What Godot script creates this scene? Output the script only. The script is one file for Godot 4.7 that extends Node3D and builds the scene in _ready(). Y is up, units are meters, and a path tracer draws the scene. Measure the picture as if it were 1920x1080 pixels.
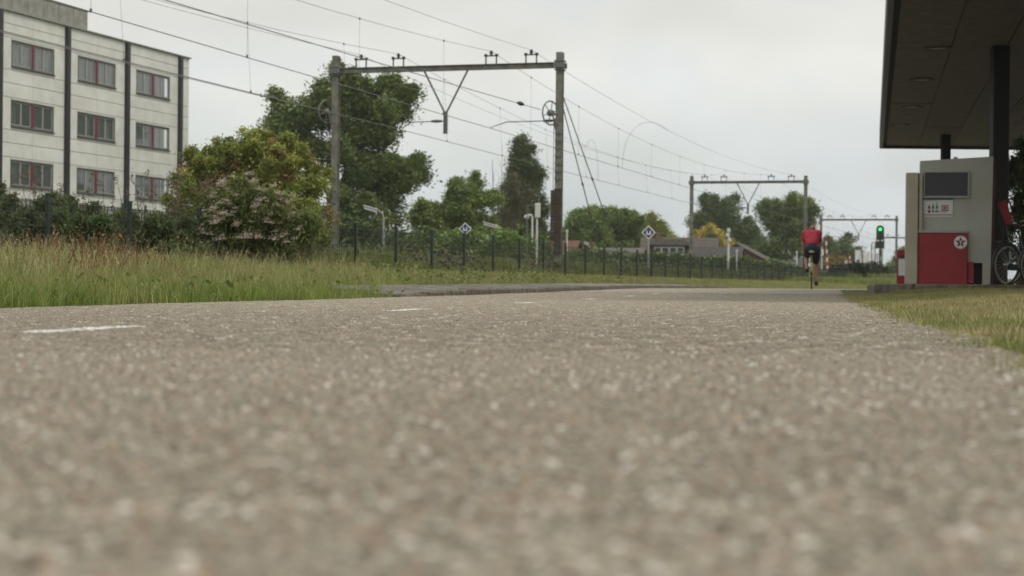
extends Node3D
# A cycle road beside a railway, seen from just above the tarmac. x right, y up, distances ahead are -z (helper v takes them positive).

# ---------------------------------------------------------------- mesh building
class MB:
	var p := PackedVector3Array()
	var n := PackedVector3Array()
	var t := PackedVector2Array()
	var c := PackedColorArray()
	var ix := PackedInt32Array()
	var tint := Color(1, 1, 1)

	func vert(a: Vector3, nn: Vector3, uv := Vector2.ZERO) -> int:
		p.append(a)
		n.append(nn)
		t.append(uv)
		c.append(tint)
		return p.size() - 1

	func tri(a: Vector3, b: Vector3, d: Vector3) -> void:
		var nn := (d - a).cross(b - a).normalized()
		var i := vert(a, nn)
		vert(b, nn)
		vert(d, nn)
		ix.append_array(PackedInt32Array([i, i + 1, i + 2]))

	func quad(a: Vector3, b: Vector3, d: Vector3, e: Vector3) -> void:   # clockwise from outside
		var nn := (d - a).cross(b - a).normalized()
		var i := vert(a, nn, Vector2(0, 0))
		vert(b, nn, Vector2(0, 1))
		vert(d, nn, Vector2(1, 1))
		vert(e, nn, Vector2(1, 0))
		ix.append_array(PackedInt32Array([i, i + 1, i + 2, i, i + 2, i + 3]))

	func quad_out(a: Vector3, b: Vector3, d: Vector3, e: Vector3, mid: Vector3) -> void:
		if (d - a).cross(b - a).dot((a + d) * 0.5 - mid) >= 0.0:
			quad(a, b, d, e)
		else:
			quad(a, e, d, b)

	func tri_out(a: Vector3, b: Vector3, d: Vector3, mid: Vector3) -> void:
		if (d - a).cross(b - a).dot((a + b + d) / 3.0 - mid) >= 0.0:
			tri(a, b, d)
		else:
			tri(a, d, b)

	func box(mid: Vector3, size: Vector3, bevel := 0.0, bs := Basis.IDENTITY) -> void:
		var h := size * 0.5
		var b := minf(bevel, minf(h.x, minf(h.y, h.z)) * 0.9)
		var q := func(ax: int, s: Vector3) -> Vector3:
			var r := Vector3(s.x * (h.x - b), s.y * (h.y - b), s.z * (h.z - b))
			r[ax] = s[ax] * h[ax]
			return mid + bs * r
		for ax in 3:
			var a1 := (ax + 1) % 3
			var a2 := (ax + 2) % 3
			for s in [-1.0, 1.0]:
				var k: Array[Vector3] = []
				for w in [[-1, -1], [1, -1], [1, 1], [-1, 1]]:
					var sg := Vector3.ZERO
					sg[ax] = s
					sg[a1] = w[0]
					sg[a2] = w[1]
					k.append(q.call(ax, sg))
				quad_out(k[0], k[1], k[2], k[3], mid)
		if b <= 0.0:
			return
		for ax in 3:      # edges that run along ax
			var a1 := (ax + 1) % 3
			var a2 := (ax + 2) % 3
			for s1 in [-1.0, 1.0]:
				for s2 in [-1.0, 1.0]:
					var lo := Vector3.ZERO
					lo[ax] = -1.0
					lo[a1] = s1
					lo[a2] = s2
					var hi := lo
					hi[ax] = 1.0
					quad_out(q.call(a1, lo), q.call(a1, hi), q.call(a2, hi), q.call(a2, lo), mid)
		for s in [-1.0, 1.0]:
			for s1 in [-1.0, 1.0]:
				for s2 in [-1.0, 1.0]:
					var sg := Vector3(s, s1, s2)
					tri_out(q.call(0, sg), q.call(1, sg), q.call(2, sg), mid)

	func tube(path: Array, r: Array, sides := 8, caps := true) -> void:
		var m := path.size()
		var up := Vector3.UP
		var base := p.size()
		for i in m:
			var d: Vector3 = (path[mini(i + 1, m - 1)] - path[maxi(i - 1, 0)]).normalized()
			if absf(d.dot(up)) > 0.95:
				up = Vector3.RIGHT if absf(d.x) < 0.9 else Vector3.FORWARD
			var a := d.cross(up).normalized()
			var b := a.cross(d).normalized()
			up = b
			var rr: float = r[mini(i, r.size() - 1)]
			for k in sides:
				var w := TAU * k / sides
				var o := a * cos(w) + b * sin(w)
				vert(path[i] + o * rr, o, Vector2(float(k) / sides, float(i)))
		for i in m - 1:
			for k in sides:
				var k2 := (k + 1) % sides
				var q0 := base + i * sides + k
				var q1 := base + i * sides + k2
				var q2 := base + (i + 1) * sides + k2
				var q3 := base + (i + 1) * sides + k
				ix.append_array(PackedInt32Array([q0, q1, q2, q0, q2, q3]))
		if caps:
			for e in 2:
				var i := 0 if e == 0 else m - 1
				var d: Vector3 = (path[0] - path[1]).normalized() if e == 0 else (path[m - 1] - path[m - 2]).normalized()
				var cc := vert(path[i], d)
				var ring := p.size()
				for k in sides:
					vert(p[base + i * sides + k], d)
				for k in sides:
					if e == 0:
						ix.append_array(PackedInt32Array([cc, ring + (k + 1) % sides, ring + k]))
					else:
						ix.append_array(PackedInt32Array([cc, ring + k, ring + (k + 1) % sides]))

	func rod(a: Vector3, b: Vector3, r: float, sides := 6) -> void:
		tube([a, b], [r, r], sides)

	func lathe(prof: Array, xf: Transform3D, sides := 16) -> void:   # (radius, height) pairs round the local y axis
		var base := p.size()
		var m := prof.size()
		for i in m:
			var d: Vector2 = prof[mini(i + 1, m - 1)] - prof[maxi(i - 1, 0)]
			var nn := Vector2(d.y, -d.x).normalized()
			for k in sides:
				var w := TAU * k / sides
				vert(xf * Vector3(cos(w) * prof[i].x, prof[i].y, sin(w) * prof[i].x), (xf.basis * Vector3(cos(w) * nn.x, nn.y, sin(w) * nn.x)).normalized())
		for i in m - 1:
			for k in sides:
				var k2 := (k + 1) % sides
				var q0 := base + i * sides + k
				var q1 := base + i * sides + k2
				var q2 := base + (i + 1) * sides + k2
				var q3 := base + (i + 1) * sides + k
				ix.append_array(PackedInt32Array([q0, q2, q3, q0, q1, q2]))

	func ring(mid: Vector3, axis: Vector3, big: float, small: float, sides := 28, thick := 6) -> void:
		var pts: Array = []
		var a := axis.cross(Vector3.UP if absf(axis.y) < 0.9 else Vector3.RIGHT).normalized()
		var b := axis.cross(a).normalized()
		var base := p.size()
		for i in sides:
			var w := TAU * i / sides
			var o := a * cos(w) + b * sin(w)
			for k in thick:
				var u := TAU * k / thick
				var nn := o * cos(u) + axis * sin(u)
				vert(mid + o * big + nn * small, nn)
		for i in sides:
			var i2 := (i + 1) % sides
			for k in thick:
				var k2 := (k + 1) % thick
				ix.append_array(PackedInt32Array([base + i * thick + k, base + i * thick + k2, base + i2 * thick + k2, base + i * thick + k, base + i2 * thick + k2, base + i2 * thick + k]))

	func prism(poly: PackedVector2Array, z0: float, z1: float, xf := Transform3D.IDENTITY) -> void:   # polygon in local xy, from z0 to z1
		var idx := Geometry2D.triangulate_polygon(poly)
		var ctr := Vector3.ZERO
		for q in poly:
			ctr += Vector3(q.x, q.y, (z0 + z1) * 0.5)
		ctr = xf * (ctr / poly.size())
		for zz in [z0, z1]:
			var away: Vector3 = xf.basis * Vector3(0, 0, 1 if zz == maxf(z0, z1) else -1)
			for i in range(0, idx.size(), 3):
				var a := xf * Vector3(poly[idx[i]].x, poly[idx[i]].y, zz)
				var b := xf * Vector3(poly[idx[i + 1]].x, poly[idx[i + 1]].y, zz)
				var d := xf * Vector3(poly[idx[i + 2]].x, poly[idx[i + 2]].y, zz)
				if (d - a).cross(b - a).dot(away) > 0.0:
					tri(a, b, d)
				else:
					tri(a, d, b)
		var area := 0.0
		for i in poly.size():
			var a := poly[i]
			var b := poly[(i + 1) % poly.size()]
			area += a.x * b.y - b.x * a.y
		for i in poly.size():
			var a := poly[i]
			var b := poly[(i + 1) % poly.size()]
			var out2 := Vector2(b.y - a.y, a.x - b.x) * signf(area)
			var mid := Vector3((a.x + b.x) * 0.5, (a.y + b.y) * 0.5, (z0 + z1) * 0.5) - Vector3(out2.x, out2.y, 0)
			quad_out(xf * Vector3(a.x, a.y, z0), xf * Vector3(b.x, b.y, z0), xf * Vector3(b.x, b.y, z1), xf * Vector3(a.x, a.y, z1), xf * mid)

	func grid(rows: Array) -> void:    # rows of equally many points, smooth
		var w: int = rows[0].size()
		var base := p.size()
		for j in rows.size():
			for i in w:
				var a: Vector3 = rows[j][mini(i + 1, w - 1)] - rows[j][maxi(i - 1, 0)]
				var b: Vector3 = rows[mini(j + 1, rows.size() - 1)][i] - rows[maxi(j - 1, 0)][i]
				vert(rows[j][i], a.cross(b).normalized(), Vector2(rows[j][i].x, -rows[j][i].z))
		for j in rows.size() - 1:
			for i in w - 1:
				var q := base + j * w + i
				ix.append_array(PackedInt32Array([q, q + w + 1, q + 1, q, q + w, q + w + 1]))

	func done() -> ArrayMesh:
		var a := []
		a.resize(Mesh.ARRAY_MAX)
		a[Mesh.ARRAY_VERTEX] = p
		a[Mesh.ARRAY_NORMAL] = n
		a[Mesh.ARRAY_TEX_UV] = t
		a[Mesh.ARRAY_COLOR] = c
		a[Mesh.ARRAY_INDEX] = ix
		var m := ArrayMesh.new()
		m.add_surface_from_arrays(Mesh.PRIMITIVE_TRIANGLES, a)
		return m


var taken := {}
var M := {}
var rng := RandomNumberGenerator.new()


func v(x: float, y: float, ahead: float) -> Vector3:
	return Vector3(x, y, -ahead)


func numbered(called: String) -> String:
	taken[called] = taken.get(called, -1) + 1
	return called if taken[called] == 0 else "%s_%03d" % [called, taken[called]]


func tag(o: Node3D, label: String, category := "", group := "") -> Node3D:
	o.set_meta("label", label)
	if category:
		o.set_meta("category", category)
	if group:
		o.set_meta("group", group)
	return o


func thing(called: String, label: String, category: String, where := Vector3.ZERO, turn := 0.0, group := "") -> Node3D:
	var o := Node3D.new()
	o.name = numbered(called)
	add_child(o, true)
	o.position = where
	o.rotation.y = turn
	tag(o, label, category, group)
	return o


func mesh_of(what) -> Mesh:
	return what.done() if what is MB else what


func part(called: String, what, m: Material, parent: Node) -> MeshInstance3D:
	var o := MeshInstance3D.new()
	var k := 0
	var nm := called
	while parent.has_node(NodePath(nm)):
		k += 1
		nm = "%s_%03d" % [called, k]
	o.name = nm
	o.mesh = mesh_of(what)
	o.material_override = m
	parent.add_child(o, true)
	return o


func piece(called: String, k: int, what: Mesh, m: Material, parent: Node, xf := Transform3D.IDENTITY) -> MeshInstance3D:   # one of many alike parts, numbered by the caller
	var o := MeshInstance3D.new()
	o.name = called if k == 0 else "%s_%03d" % [called, k]
	o.mesh = what
	o.material_override = m
	o.transform = xf
	parent.add_child(o, true)
	return o


func struct(called: String, what, m: Material, label := "") -> MeshInstance3D:
	var o := MeshInstance3D.new()
	o.name = numbered(called)
	o.mesh = mesh_of(what)
	o.material_override = m
	o.set_meta("kind", "structure")
	if label:
		o.set_meta("label", label)
	add_child(o, true)
	return o


func scatter(called: String, mesh: Mesh, m: Material, places: Array, tints: Array, parent: Node, kind := "stuff") -> MultiMeshInstance3D:
	var mm := MultiMesh.new()
	mm.transform_format = MultiMesh.TRANSFORM_3D
	mm.use_colors = true
	mm.mesh = mesh
	mm.instance_count = places.size()
	for i in places.size():
		mm.set_instance_transform(i, places[i])
		mm.set_instance_color(i, tints[i])
	var o := MultiMeshInstance3D.new()
	o.name = numbered(called) if parent == self else called
	o.multimesh = mm
	o.material_override = m
	if kind:
		o.set_meta("kind", kind)
	parent.add_child(o, true)
	return o


# ---------------------------------------------------------------- materials (colours given as linear, real-world values)
func mat(r: float, g: float, b: float, rough := 0.7, metal := 0.0) -> StandardMaterial3D:
	var m := StandardMaterial3D.new()
	m.albedo_color = Color(r, g, b).linear_to_srgb()
	m.roughness = rough
	m.metallic = metal
	return m


func noise_tex(sd: int, freq: float, lo: Color, hi: Color, octaves := 4, side := 256) -> NoiseTexture2D:
	var f := FastNoiseLite.new()
	f.seed = sd
	f.frequency = freq
	f.fractal_octaves = octaves
	var g := Gradient.new()
	g.set_color(0, lo)
	g.set_color(1, hi)
	var tx := NoiseTexture2D.new()
	tx.noise = f
	tx.seamless = true
	tx.width = side
	tx.height = side
	tx.color_ramp = g
	return tx


func worn(m: StandardMaterial3D, sd: int, scale: float, low := 0.7, freq := 0.02) -> StandardMaterial3D:   # uneven dirt and weathering over a plain colour
	m.albedo_texture = noise_tex(sd, freq, Color(low, low * 0.98, low * 0.94), Color(1, 1, 1), 5)
	m.uv1_triplanar = true
	m.uv1_world_triplanar = true
	m.uv1_scale = Vector3.ONE * scale
	return m


func leafy(r: float, g: float, b: float, rough := 0.55) -> StandardMaterial3D:
	var m := mat(r, g, b, rough)
	m.vertex_color_use_as_albedo = true
	m.cull_mode = BaseMaterial3D.CULL_DISABLED
	m.backlight_enabled = true
	m.backlight = Color(0.75, 0.75, 0.75)
	return m


# ---------------------------------------------------------------- the lie of the land
const FX := -1.95
const FZ := 44.0
const TX := 0.2873      # the way the rails run: x and distance ahead
const TZ := 0.9578


func along(s: float, d: float) -> Vector2:      # s metres along the near fence from its point level with (FX, FZ), d metres to its right
	return Vector2(FX + TX * s + TZ * d, FZ + TZ * s - TX * d)


func fence_d(x: float, z: float) -> float:
	return (x - FX) * TZ - (z - FZ) * TX


func poly_at(k: Array, z: float) -> float:
	if z <= k[0].y:
		return k[0].x + (z - k[0].y) * (k[1].x - k[0].x) / (k[1].y - k[0].y)
	for i in k.size() - 1:
		if z <= k[i + 1].y:
			return lerpf(k[i].x, k[i + 1].x, (z - k[i].y) / (k[i + 1].y - k[i].y))
	var e := k.size() - 1
	return k[e].x + (z - k[e].y) * (k[e].x - k[e - 1].x) / (k[e].y - k[e - 1].y)


var left_edge := [Vector2(-4.13, 0), Vector2(-2.64, 9.34), Vector2(-0.97, 20.7), Vector2(3.9, 50), Vector2(6.2, 60), Vector2(9.6, 71), Vector2(14.6, 83), Vector2(22, 96), Vector2(34, 112), Vector2(60, 140)]
var right_edge := [Vector2(0.47, 0), Vector2(1.2, 4.35), Vector2(2.17, 10.2), Vector2(5.85, 32), Vector2(8.66, 48), Vector2(11.0, 58), Vector2(14.4, 68), Vector2(19.4, 79), Vector2(26.5, 91), Vector2(38, 106), Vector2(64, 134)]


func road_l(z: float) -> float:
	return poly_at(left_edge, z) + 0.05 * sin(z * 0.9) * smoothstep(4, 8, z) + 0.02 * sin(z * 3.1)


func road_r(z: float) -> float:
	return poly_at(right_edge, z) + 0.04 * sin(z * 1.3) + 0.02 * sin(z * 4.7 + 1.0)


func road_h(z: float) -> float:
	return 0.08 * smoothstep(18.0, 50.0, z)


func ground_h(x: float, z: float) -> float:
	var l := road_l(z) - x
	var r := x - road_r(z)
	var rh := road_h(z)
	if l > 0.0:
		var d := fence_d(x, z)
		var h := 0.0
		if d > 0.0:
			h = lerpf(rh - 0.02, 0.42, smoothstep(0.0, 1.0, l / (l + d)))
		elif d > -3.0:
			h = lerpf(0.42, 0.62, -d / 3.0)
		else:
			h = lerpf(0.62, 1.2, smoothstep(16.0, 27.0, -d))
		if z > 19.0 and z < 62.0 and l < 2.0:
			h -= 0.07 * (1.0 - smoothstep(1.3, 2.0, l))
		return h
	if r > 0.0:
		return rh - 0.02 + 0.09 * smoothstep(0.0, 2.0, r) + 0.9 * smoothstep(60.0, 120.0, r)
	return rh - 0.03


func dash_x(z: float) -> float:
	return -1.295 + 0.154 * (z - 5.47)


# ---------------------------------------------------------------- leaves, blades, stones
func leaf_sprig(count: int, spread: float, size: float, sd: int, narrow := 0.55) -> ArrayMesh:
	var r := RandomNumberGenerator.new()
	r.seed = sd
	var b := MB.new()
	for i in count:
		var at := Vector3(r.randfn(), r.randfn() * 0.8, r.randfn()) * spread * 0.5
		var q := Basis.from_euler(Vector3(r.randf_range(-0.9, 0.9), r.randf() * TAU, r.randf_range(-0.9, 0.9)))
		var s := size * r.randf_range(0.7, 1.3)
		var g := r.randf_range(0.75, 1.25)
		b.tint = Color(g * r.randf_range(0.93, 1.07), g, g * r.randf_range(0.9, 1.05))
		var a0 := at
		var a1 := at + q * Vector3(-s * narrow * 0.5, s * 0.06, -s * 0.45)
		var a2 := at + q * Vector3(0, -s * 0.05, -s)
		var a3 := at + q * Vector3(s * narrow * 0.5, s * 0.06, -s * 0.45)
		b.tri(a0, a1, a2)
		b.tri(a0, a2, a3)
	return b.done()


func blade(b: MB, foot: Vector3, height: float, lean: Vector3, width: float, turn: float) -> void:
	var side := Vector3(cos(turn), 0, sin(turn)) * width * 0.5
	var m := foot + Vector3.UP * height * 0.55 + lean * 0.3
	var tip := foot + Vector3.UP * height * (1.0 - 0.25 * lean.length() / maxf(height, 0.01)) + lean
	b.tri(foot - side, m - side * 0.8, foot + side)
	b.tri(foot + side, m - side * 0.8, m + side * 0.8)
	b.tri(m - side * 0.8, tip, m + side * 0.8)


func grass_clump(count: int, height: float, spread: float, width: float, sd: int) -> ArrayMesh:
	var r := RandomNumberGenerator.new()
	r.seed = sd
	var b := MB.new()
	for i in count:
		var g := r.randf_range(0.7, 1.25)
		b.tint = Color(g * r.randf_range(0.85, 1.25), g, g * r.randf_range(0.8, 1.1))
		var h := height * r.randf_range(0.55, 1.15)
		var w := r.randf() * TAU
		blade(b, Vector3(r.randfn(), 0, r.randfn()) * spread * 0.5, h, Vector3(cos(w), 0, sin(w)) * h * r.randf_range(0.1, 0.6), width * r.randf_range(0.7, 1.3), r.randf() * TAU)
	return b.done()


func stalk_clump(count: int, height: float, spread: float, sd: int, head_len: float, head_w: float, stem: Color, head: Color) -> ArrayMesh:
	var r := RandomNumberGenerator.new()
	r.seed = sd
	var b := MB.new()
	for i in count:
		var h := height * r.randf_range(0.6, 1.15)
		var w := r.randf() * TAU
		var foot := Vector3(r.randfn(), 0, r.randfn()) * spread * 0.5
		var lean := Vector3(cos(w), 0, sin(w)) * h * r.randf_range(0.05, 0.45)
		var m := foot + Vector3.UP * h * 0.5 + lean * 0.3
		var tip := foot + Vector3.UP * h + lean
		b.tint = stem
		b.tube([foot, m, tip], [0.0022, 0.0018, 0.001], 3, false)
		b.tint = head * r.randf_range(0.75, 1.25)
		var d := (tip - m).normalized()
		for k in 7:
			var at := tip - d * head_len * (k / 7.0)
			var o := Vector3(r.randfn(), r.randfn(), r.randfn()).normalized() * head_w * r.randf_range(0.4, 1.2)
			var o2 := Vector3(r.randfn(), r.randfn(), r.randfn()).normalized() * head_w * 0.7
			b.tri(at, at + o, at + o2 + d * head_len * 0.12)
	return b.done()


func stone(sd: int) -> Array:      # the 20 faces of a dented icosahedron
	var r := RandomNumberGenerator.new()
	r.seed = sd
	var g := (1.0 + sqrt(5.0)) / 2.0
	var vs := [Vector3(-1, g, 0), Vector3(1, g, 0), Vector3(-1, -g, 0), Vector3(1, -g, 0), Vector3(0, -1, g), Vector3(0, 1, g), Vector3(0, -1, -g), Vector3(0, 1, -g), Vector3(g, 0, -1), Vector3(g, 0, 1), Vector3(-g, 0, -1), Vector3(-g, 0, 1)]
	for i in 12:
		vs[i] = vs[i].normalized() * r.randf_range(0.72, 1.2)
	var fs := [0, 11, 5, 0, 5, 1, 0, 1, 7, 0, 7, 10, 0, 10, 11, 1, 5, 9, 5, 11, 4, 11, 10, 2, 10, 7, 6, 7, 1, 8, 3, 9, 4, 3, 4, 2, 3, 2, 6, 3, 6, 8, 3, 8, 9, 4, 9, 5, 2, 4, 11, 6, 2, 10, 8, 6, 7, 9, 8, 1]
	return [vs, fs]


func put_stone(b: MB, st: Array, xf: Transform3D) -> void:
	for i in range(0, 60, 3):
		b.tri_out(xf * st[0][st[1][i]], xf * st[0][st[1][i + 1]], xf * st[0][st[1][i + 2]], xf.origin)


func chip_colour(r: RandomNumberGenerator) -> Color:
	var k := r.randf()
	if k < 0.03:
		return Color(0.62, 0.59, 0.54)
	if k < 0.11:
		return Color(0.37, 0.335, 0.27)
	if k < 0.25:
		return Color(0.27, 0.20, 0.14)
	if k < 0.42:
		return Color(0.14, 0.118, 0.085)
	var g := r.randf_range(0.185, 0.285)
	return Color(g, g * 0.905, g * 0.70)


# ---------------------------------------------------------------- bodies: tapered capsules joined with a smooth minimum, meshed as surface nets
func flesh(bones: Array, cell: float, blend: float, into: MB) -> void:     # bone: [from, to, radius, radius]
	var lo := Vector3.ONE * 1e9
	var hi := -lo
	for k in bones:
		for e in 2:
			var rr: float = k[2 + e] + blend + cell * 2.0
			lo = lo.min(k[e] - Vector3.ONE * rr)
			hi = hi.max(k[e] + Vector3.ONE * rr)
	var nx := int((hi.x - lo.x) / cell) + 2
	var ny := int((hi.y - lo.y) / cell) + 2
	var nz := int((hi.z - lo.z) / cell) + 2
	var f := PackedFloat32Array()
	f.resize(nx * ny * nz)
	f.fill(1.0)
	for k in bones:
		var a: Vector3 = k[0]
		var b: Vector3 = k[1]
		var ra: float = k[2]
		var rb: float = k[3]
		var ab := b - a
		var l2 := maxf(ab.length_squared(), 1e-8)
		var m := maxf(ra, rb) + blend + cell * 1.5
		var c0 := ((a.min(b) - Vector3.ONE * m - lo) / cell).floor()
		var c1 := ((a.max(b) + Vector3.ONE * m - lo) / cell).ceil()
		for z in range(maxi(int(c0.z), 0), mini(int(c1.z), nz - 1) + 1):
			for y in range(maxi(int(c0.y), 0), mini(int(c1.y), ny - 1) + 1):
				for x in range(maxi(int(c0.x), 0), mini(int(c1.x), nx - 1) + 1):
					var q := lo + Vector3(x, y, z) * cell
					var t := clampf((q - a).dot(ab) / l2, 0.0, 1.0)
					var d := q.distance_to(a + ab * t) - lerpf(ra, rb, t)
					var i := (z * ny + y) * nx + x
					var h := maxf(blend - absf(f[i] - d), 0.0) / blend
					f[i] = minf(f[i], d) - h * h * blend * 0.25
	var at := {}
	var step := [1, nx, nx * ny]
	for z in nz - 1:
		for y in ny - 1:
			for x in nx - 1:
				var i := (z * ny + y) * nx + x
				if f[i] > 0.5 and f[i + 1 + nx + nx * ny] > 0.5:
					continue
				var sum := Vector3.ZERO
				var cnt := 0
				for e in [[0, 1], [0, 2], [0, 4], [1, 3], [1, 5], [2, 3], [2, 6], [3, 7], [4, 5], [4, 6], [5, 7], [6, 7]]:
					var e0: int = e[0]
					var e1: int = e[1]
					var g0 := f[i + (e0 & 1) + ((e0 >> 1) & 1) * nx + (e0 >> 2) * nx * ny]
					var g1 := f[i + (e1 & 1) + ((e1 >> 1) & 1) * nx + (e1 >> 2) * nx * ny]
					if (g0 < 0.0) != (g1 < 0.0):
						var p0 := Vector3(e0 & 1, (e0 >> 1) & 1, e0 >> 2)
						var p1 := Vector3(e1 & 1, (e1 >> 1) & 1, e1 >> 2)
						sum += p0.lerp(p1, g0 / (g0 - g1))
						cnt += 1
				if cnt:
					var gx := f[i + 1] - f[i]
					var gy := f[i + nx] - f[i]
					var gz := f[i + nx * ny] - f[i]
					at[i] = into.vert(lo + (Vector3(x, y, z) + sum / cnt) * cell, Vector3(gx, gy, gz).normalized())
	for i in at.keys():
		for ax in 3:
			var u: int = step[(ax + 1) % 3]
			var w: int = step[(ax + 2) % 3]
			var g0 := f[i]
			var g1 := f[i + step[ax]]
			if (g0 < 0.0) == (g1 < 0.0) or not (at.has(i - u) and at.has(i - w) and at.has(i - u - w)):
				continue
			var q0: int = at[i]
			var q1: int = at[i - u]
			var q2: int = at[i - u - w]
			var q3: int = at[i - w]
			if g0 < 0.0:
				into.ix.append_array(PackedInt32Array([q0, q3, q2, q0, q2, q1]))
			else:
				into.ix.append_array(PackedInt32Array([q0, q1, q2, q0, q2, q3]))


# ---------------------------------------------------------------- plants
func clumps(blobs: Array, per: float, r: RandomNumberGenerator) -> Array:    # smaller leaf masses spread over and inside the lobes of a crown
	var out: Array = []
	for k in blobs:
		var ctr: Vector3 = k[0]
		var rad: Vector3 = k[1]
		var cnt := int(per * (rad.x * rad.y + rad.y * rad.z + rad.x * rad.z) / 3.0) + 5
		for i in cnt:
			var d := Vector3(r.randfn(), r.randfn(), r.randfn()).normalized()
			var s := r.randf_range(0.62, 1.04)
			if d.y < -0.3 and r.randf() < 0.5:
				d.y = -d.y
			out.append([ctr + d * rad * s, rad.length() * r.randf_range(0.10, 0.22)])
			if d.y > 0.1 and r.randf() < 0.6:      # shoots that stand out of the crown
				var tip := ctr + d * rad * 1.02
				for j in 3:
					out.append([tip + (d + Vector3.UP * 0.9) * rad.length() * 0.05 * (j + 1), rad.length() * (0.075 - 0.015 * j)])
	return out


func crown(parent: Node, blobs: Array, per: float, sprigs: int, mesh: Mesh, m: Material, size: float, tone: Color, vary: float, sd: int, other := Color(0, 0, 0, 0), share := 0.0, called := "crown") -> void:
	var r := RandomNumberGenerator.new()
	r.seed = sd
	var cl := clumps(blobs, per, r)
	var xs: Array = []
	var cs: Array = []
	var tones: Array = []
	for k in cl:
		var g := r.randf_range(1.0 - vary, 1.0 + vary)
		var base := tone
		if r.randf() < share:
			base = other
		tones.append(Color(base.r * g * r.randf_range(0.9, 1.1), base.g * g, base.b * g))
	for i in sprigs:
		var k := r.randi() % cl.size()
		var o: Vector3 = Vector3(clampf(r.randfn(), -1.7, 1.7), clampf(r.randfn(), -1.5, 1.5) * 0.75, clampf(r.randfn(), -1.7, 1.7)) * cl[k][1] * 0.55
		var s := size * r.randf_range(0.7, 1.35)
		xs.append(Transform3D(Basis.from_euler(Vector3(r.randf_range(-0.6, 0.6), r.randf() * TAU, r.randf_range(-0.6, 0.6))).scaled(Vector3.ONE * s), cl[k][0] + o))
		cs.append(tones[k] * r.randf_range(0.8, 1.2))
	scatter(called, mesh, m, xs, cs, parent)


func trunk_and_limbs(parent: Node, blobs: Array, height: float, r0: float, m: Material, sd: int, lean := Vector3.ZERO) -> void:
	var r := RandomNumberGenerator.new()
	r.seed = sd
	var b := MB.new()
	var mid := lean * 0.5 + Vector3(r.randfn() * 0.1, height * 0.55, r.randfn() * 0.1)
	var top := lean + Vector3(0, height, 0)
	b.tube([Vector3(0, -0.3, 0), Vector3(0, 0.15, 0), mid, top], [r0 * 1.35, r0, r0 * 0.75, r0 * 0.35], 8)
	part("trunk", b, m, parent)
	for k in blobs:
		var from := mid.lerp(top, r.randf_range(0.0, 0.8))
		var to: Vector3 = k[0]
		var bend := from.lerp(to, 0.5) + Vector3(0, -0.1 * from.distance_to(to), 0)
		var lb := MB.new()
		lb.tube([from, bend, to], [r0 * 0.42, r0 * 0.28, r0 * 0.08], 6)
		for j in 3:
			var e: Vector3 = to + Vector3(r.randfn(), r.randfn() * 0.7 + 0.2, r.randfn()) * k[1] * 0.45
			lb.tube([bend.lerp(to, 0.6), e], [r0 * 0.12, r0 * 0.03], 5)
		part("limb", lb, m, parent)


func tree(called: String, label: String, where: Vector3, blobs: Array, height: float, r0: float, per: float, sprigs: int, mesh: Mesh, leaf_size: float, tone: Color, sd: int, group := "", category := "tree", vary := 0.28, other := Color(0, 0, 0, 0), share := 0.0) -> Node3D:
	var o := thing(called, label, category, where, 0.0, group)
	trunk_and_limbs(o, blobs, height, r0, M.bark, sd)
	crown(o, blobs, per, sprigs, mesh, M.leaf, leaf_size, tone, vary, sd + 7, other, share)
	return o


func shrub(called: String, label: String, where: Vector3, w: float, h: float, deep: float, sprigs: int, mesh: Mesh, leaf_size: float, tone: Color, sd: int, group := "", vary := 0.25, other := Color(0, 0, 0, 0), share := 0.0) -> Node3D:
	var o := thing(called, label, "shrub", where, 0.0, group)
	var r := RandomNumberGenerator.new()
	r.seed = sd
	var blobs: Array = []
	var cnt := 4 + int(w)
	for i in cnt:
		var x := (i + 0.5) / cnt - 0.5
		var hh := h * r.randf_range(0.7, 1.0) * (1.0 - 0.5 * absf(x))
		blobs.append([Vector3(x * w * 0.8, hh * 0.5, r.randf_range(-0.3, 0.3) * deep), Vector3(w / cnt * 1.1, hh * 0.5, deep * 0.45)])
	var b := MB.new()
	for i in 5 + cnt:
		var e: Vector3 = blobs[i % cnt][0]
		var f := Vector3(e.x * 0.5 + r.randfn() * 0.08, -0.1, r.randfn() * 0.1)
		b.tube([f, f.lerp(e, 0.5) + Vector3(r.randfn() * 0.1, 0, 0), e + Vector3(0, h * 0.2, 0)], [0.03, 0.02, 0.006], 5)
	part("stems", b, M.bark, o)
	crown(o, blobs, 12.0 / maxf(w * 0.3, 0.6), sprigs, mesh, M.leaf, leaf_size, tone, vary, sd + 3, other, share, "foliage")
	return o


# ---------------------------------------------------------------- railway
func h_pole(b: MB, mid: Vector3, h: float, wide: float) -> void:       # H section: two flanges and a web
	b.box(mid + Vector3(0, h / 2, -wide * 0.44), Vector3(wide, h, wide * 0.12), 0.006)
	b.box(mid + Vector3(0, h / 2, wide * 0.44), Vector3(wide, h, wide * 0.12), 0.006)
	b.box(mid + Vector3(0, h / 2, 0), Vector3(wide * 0.14, h, wide * 0.76 - 0.004))


func insulator(b: MB, at: Vector3, axis: Vector3, len: float, r: float) -> void:
	var q := Basis(Quaternion(Vector3.UP, axis.normalized()))
	var prof: Array = []
	var discs := 5
	prof.append(Vector2(0.001, -len * 0.5))
	for i in discs:
		var y := -len * 0.5 + len * (i + 0.5) / discs
		var rr := r * (1.0 - 0.35 * absf(i - 2) / 2.0)
		prof.append(Vector2(r * 0.4, y - len * 0.09))
		prof.append(Vector2(rr, y))
		prof.append(Vector2(r * 0.4, y + len * 0.09))
	prof.append(Vector2(0.001, len * 0.5))
	b.lathe(prof, Transform3D(q, at), 10)


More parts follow.
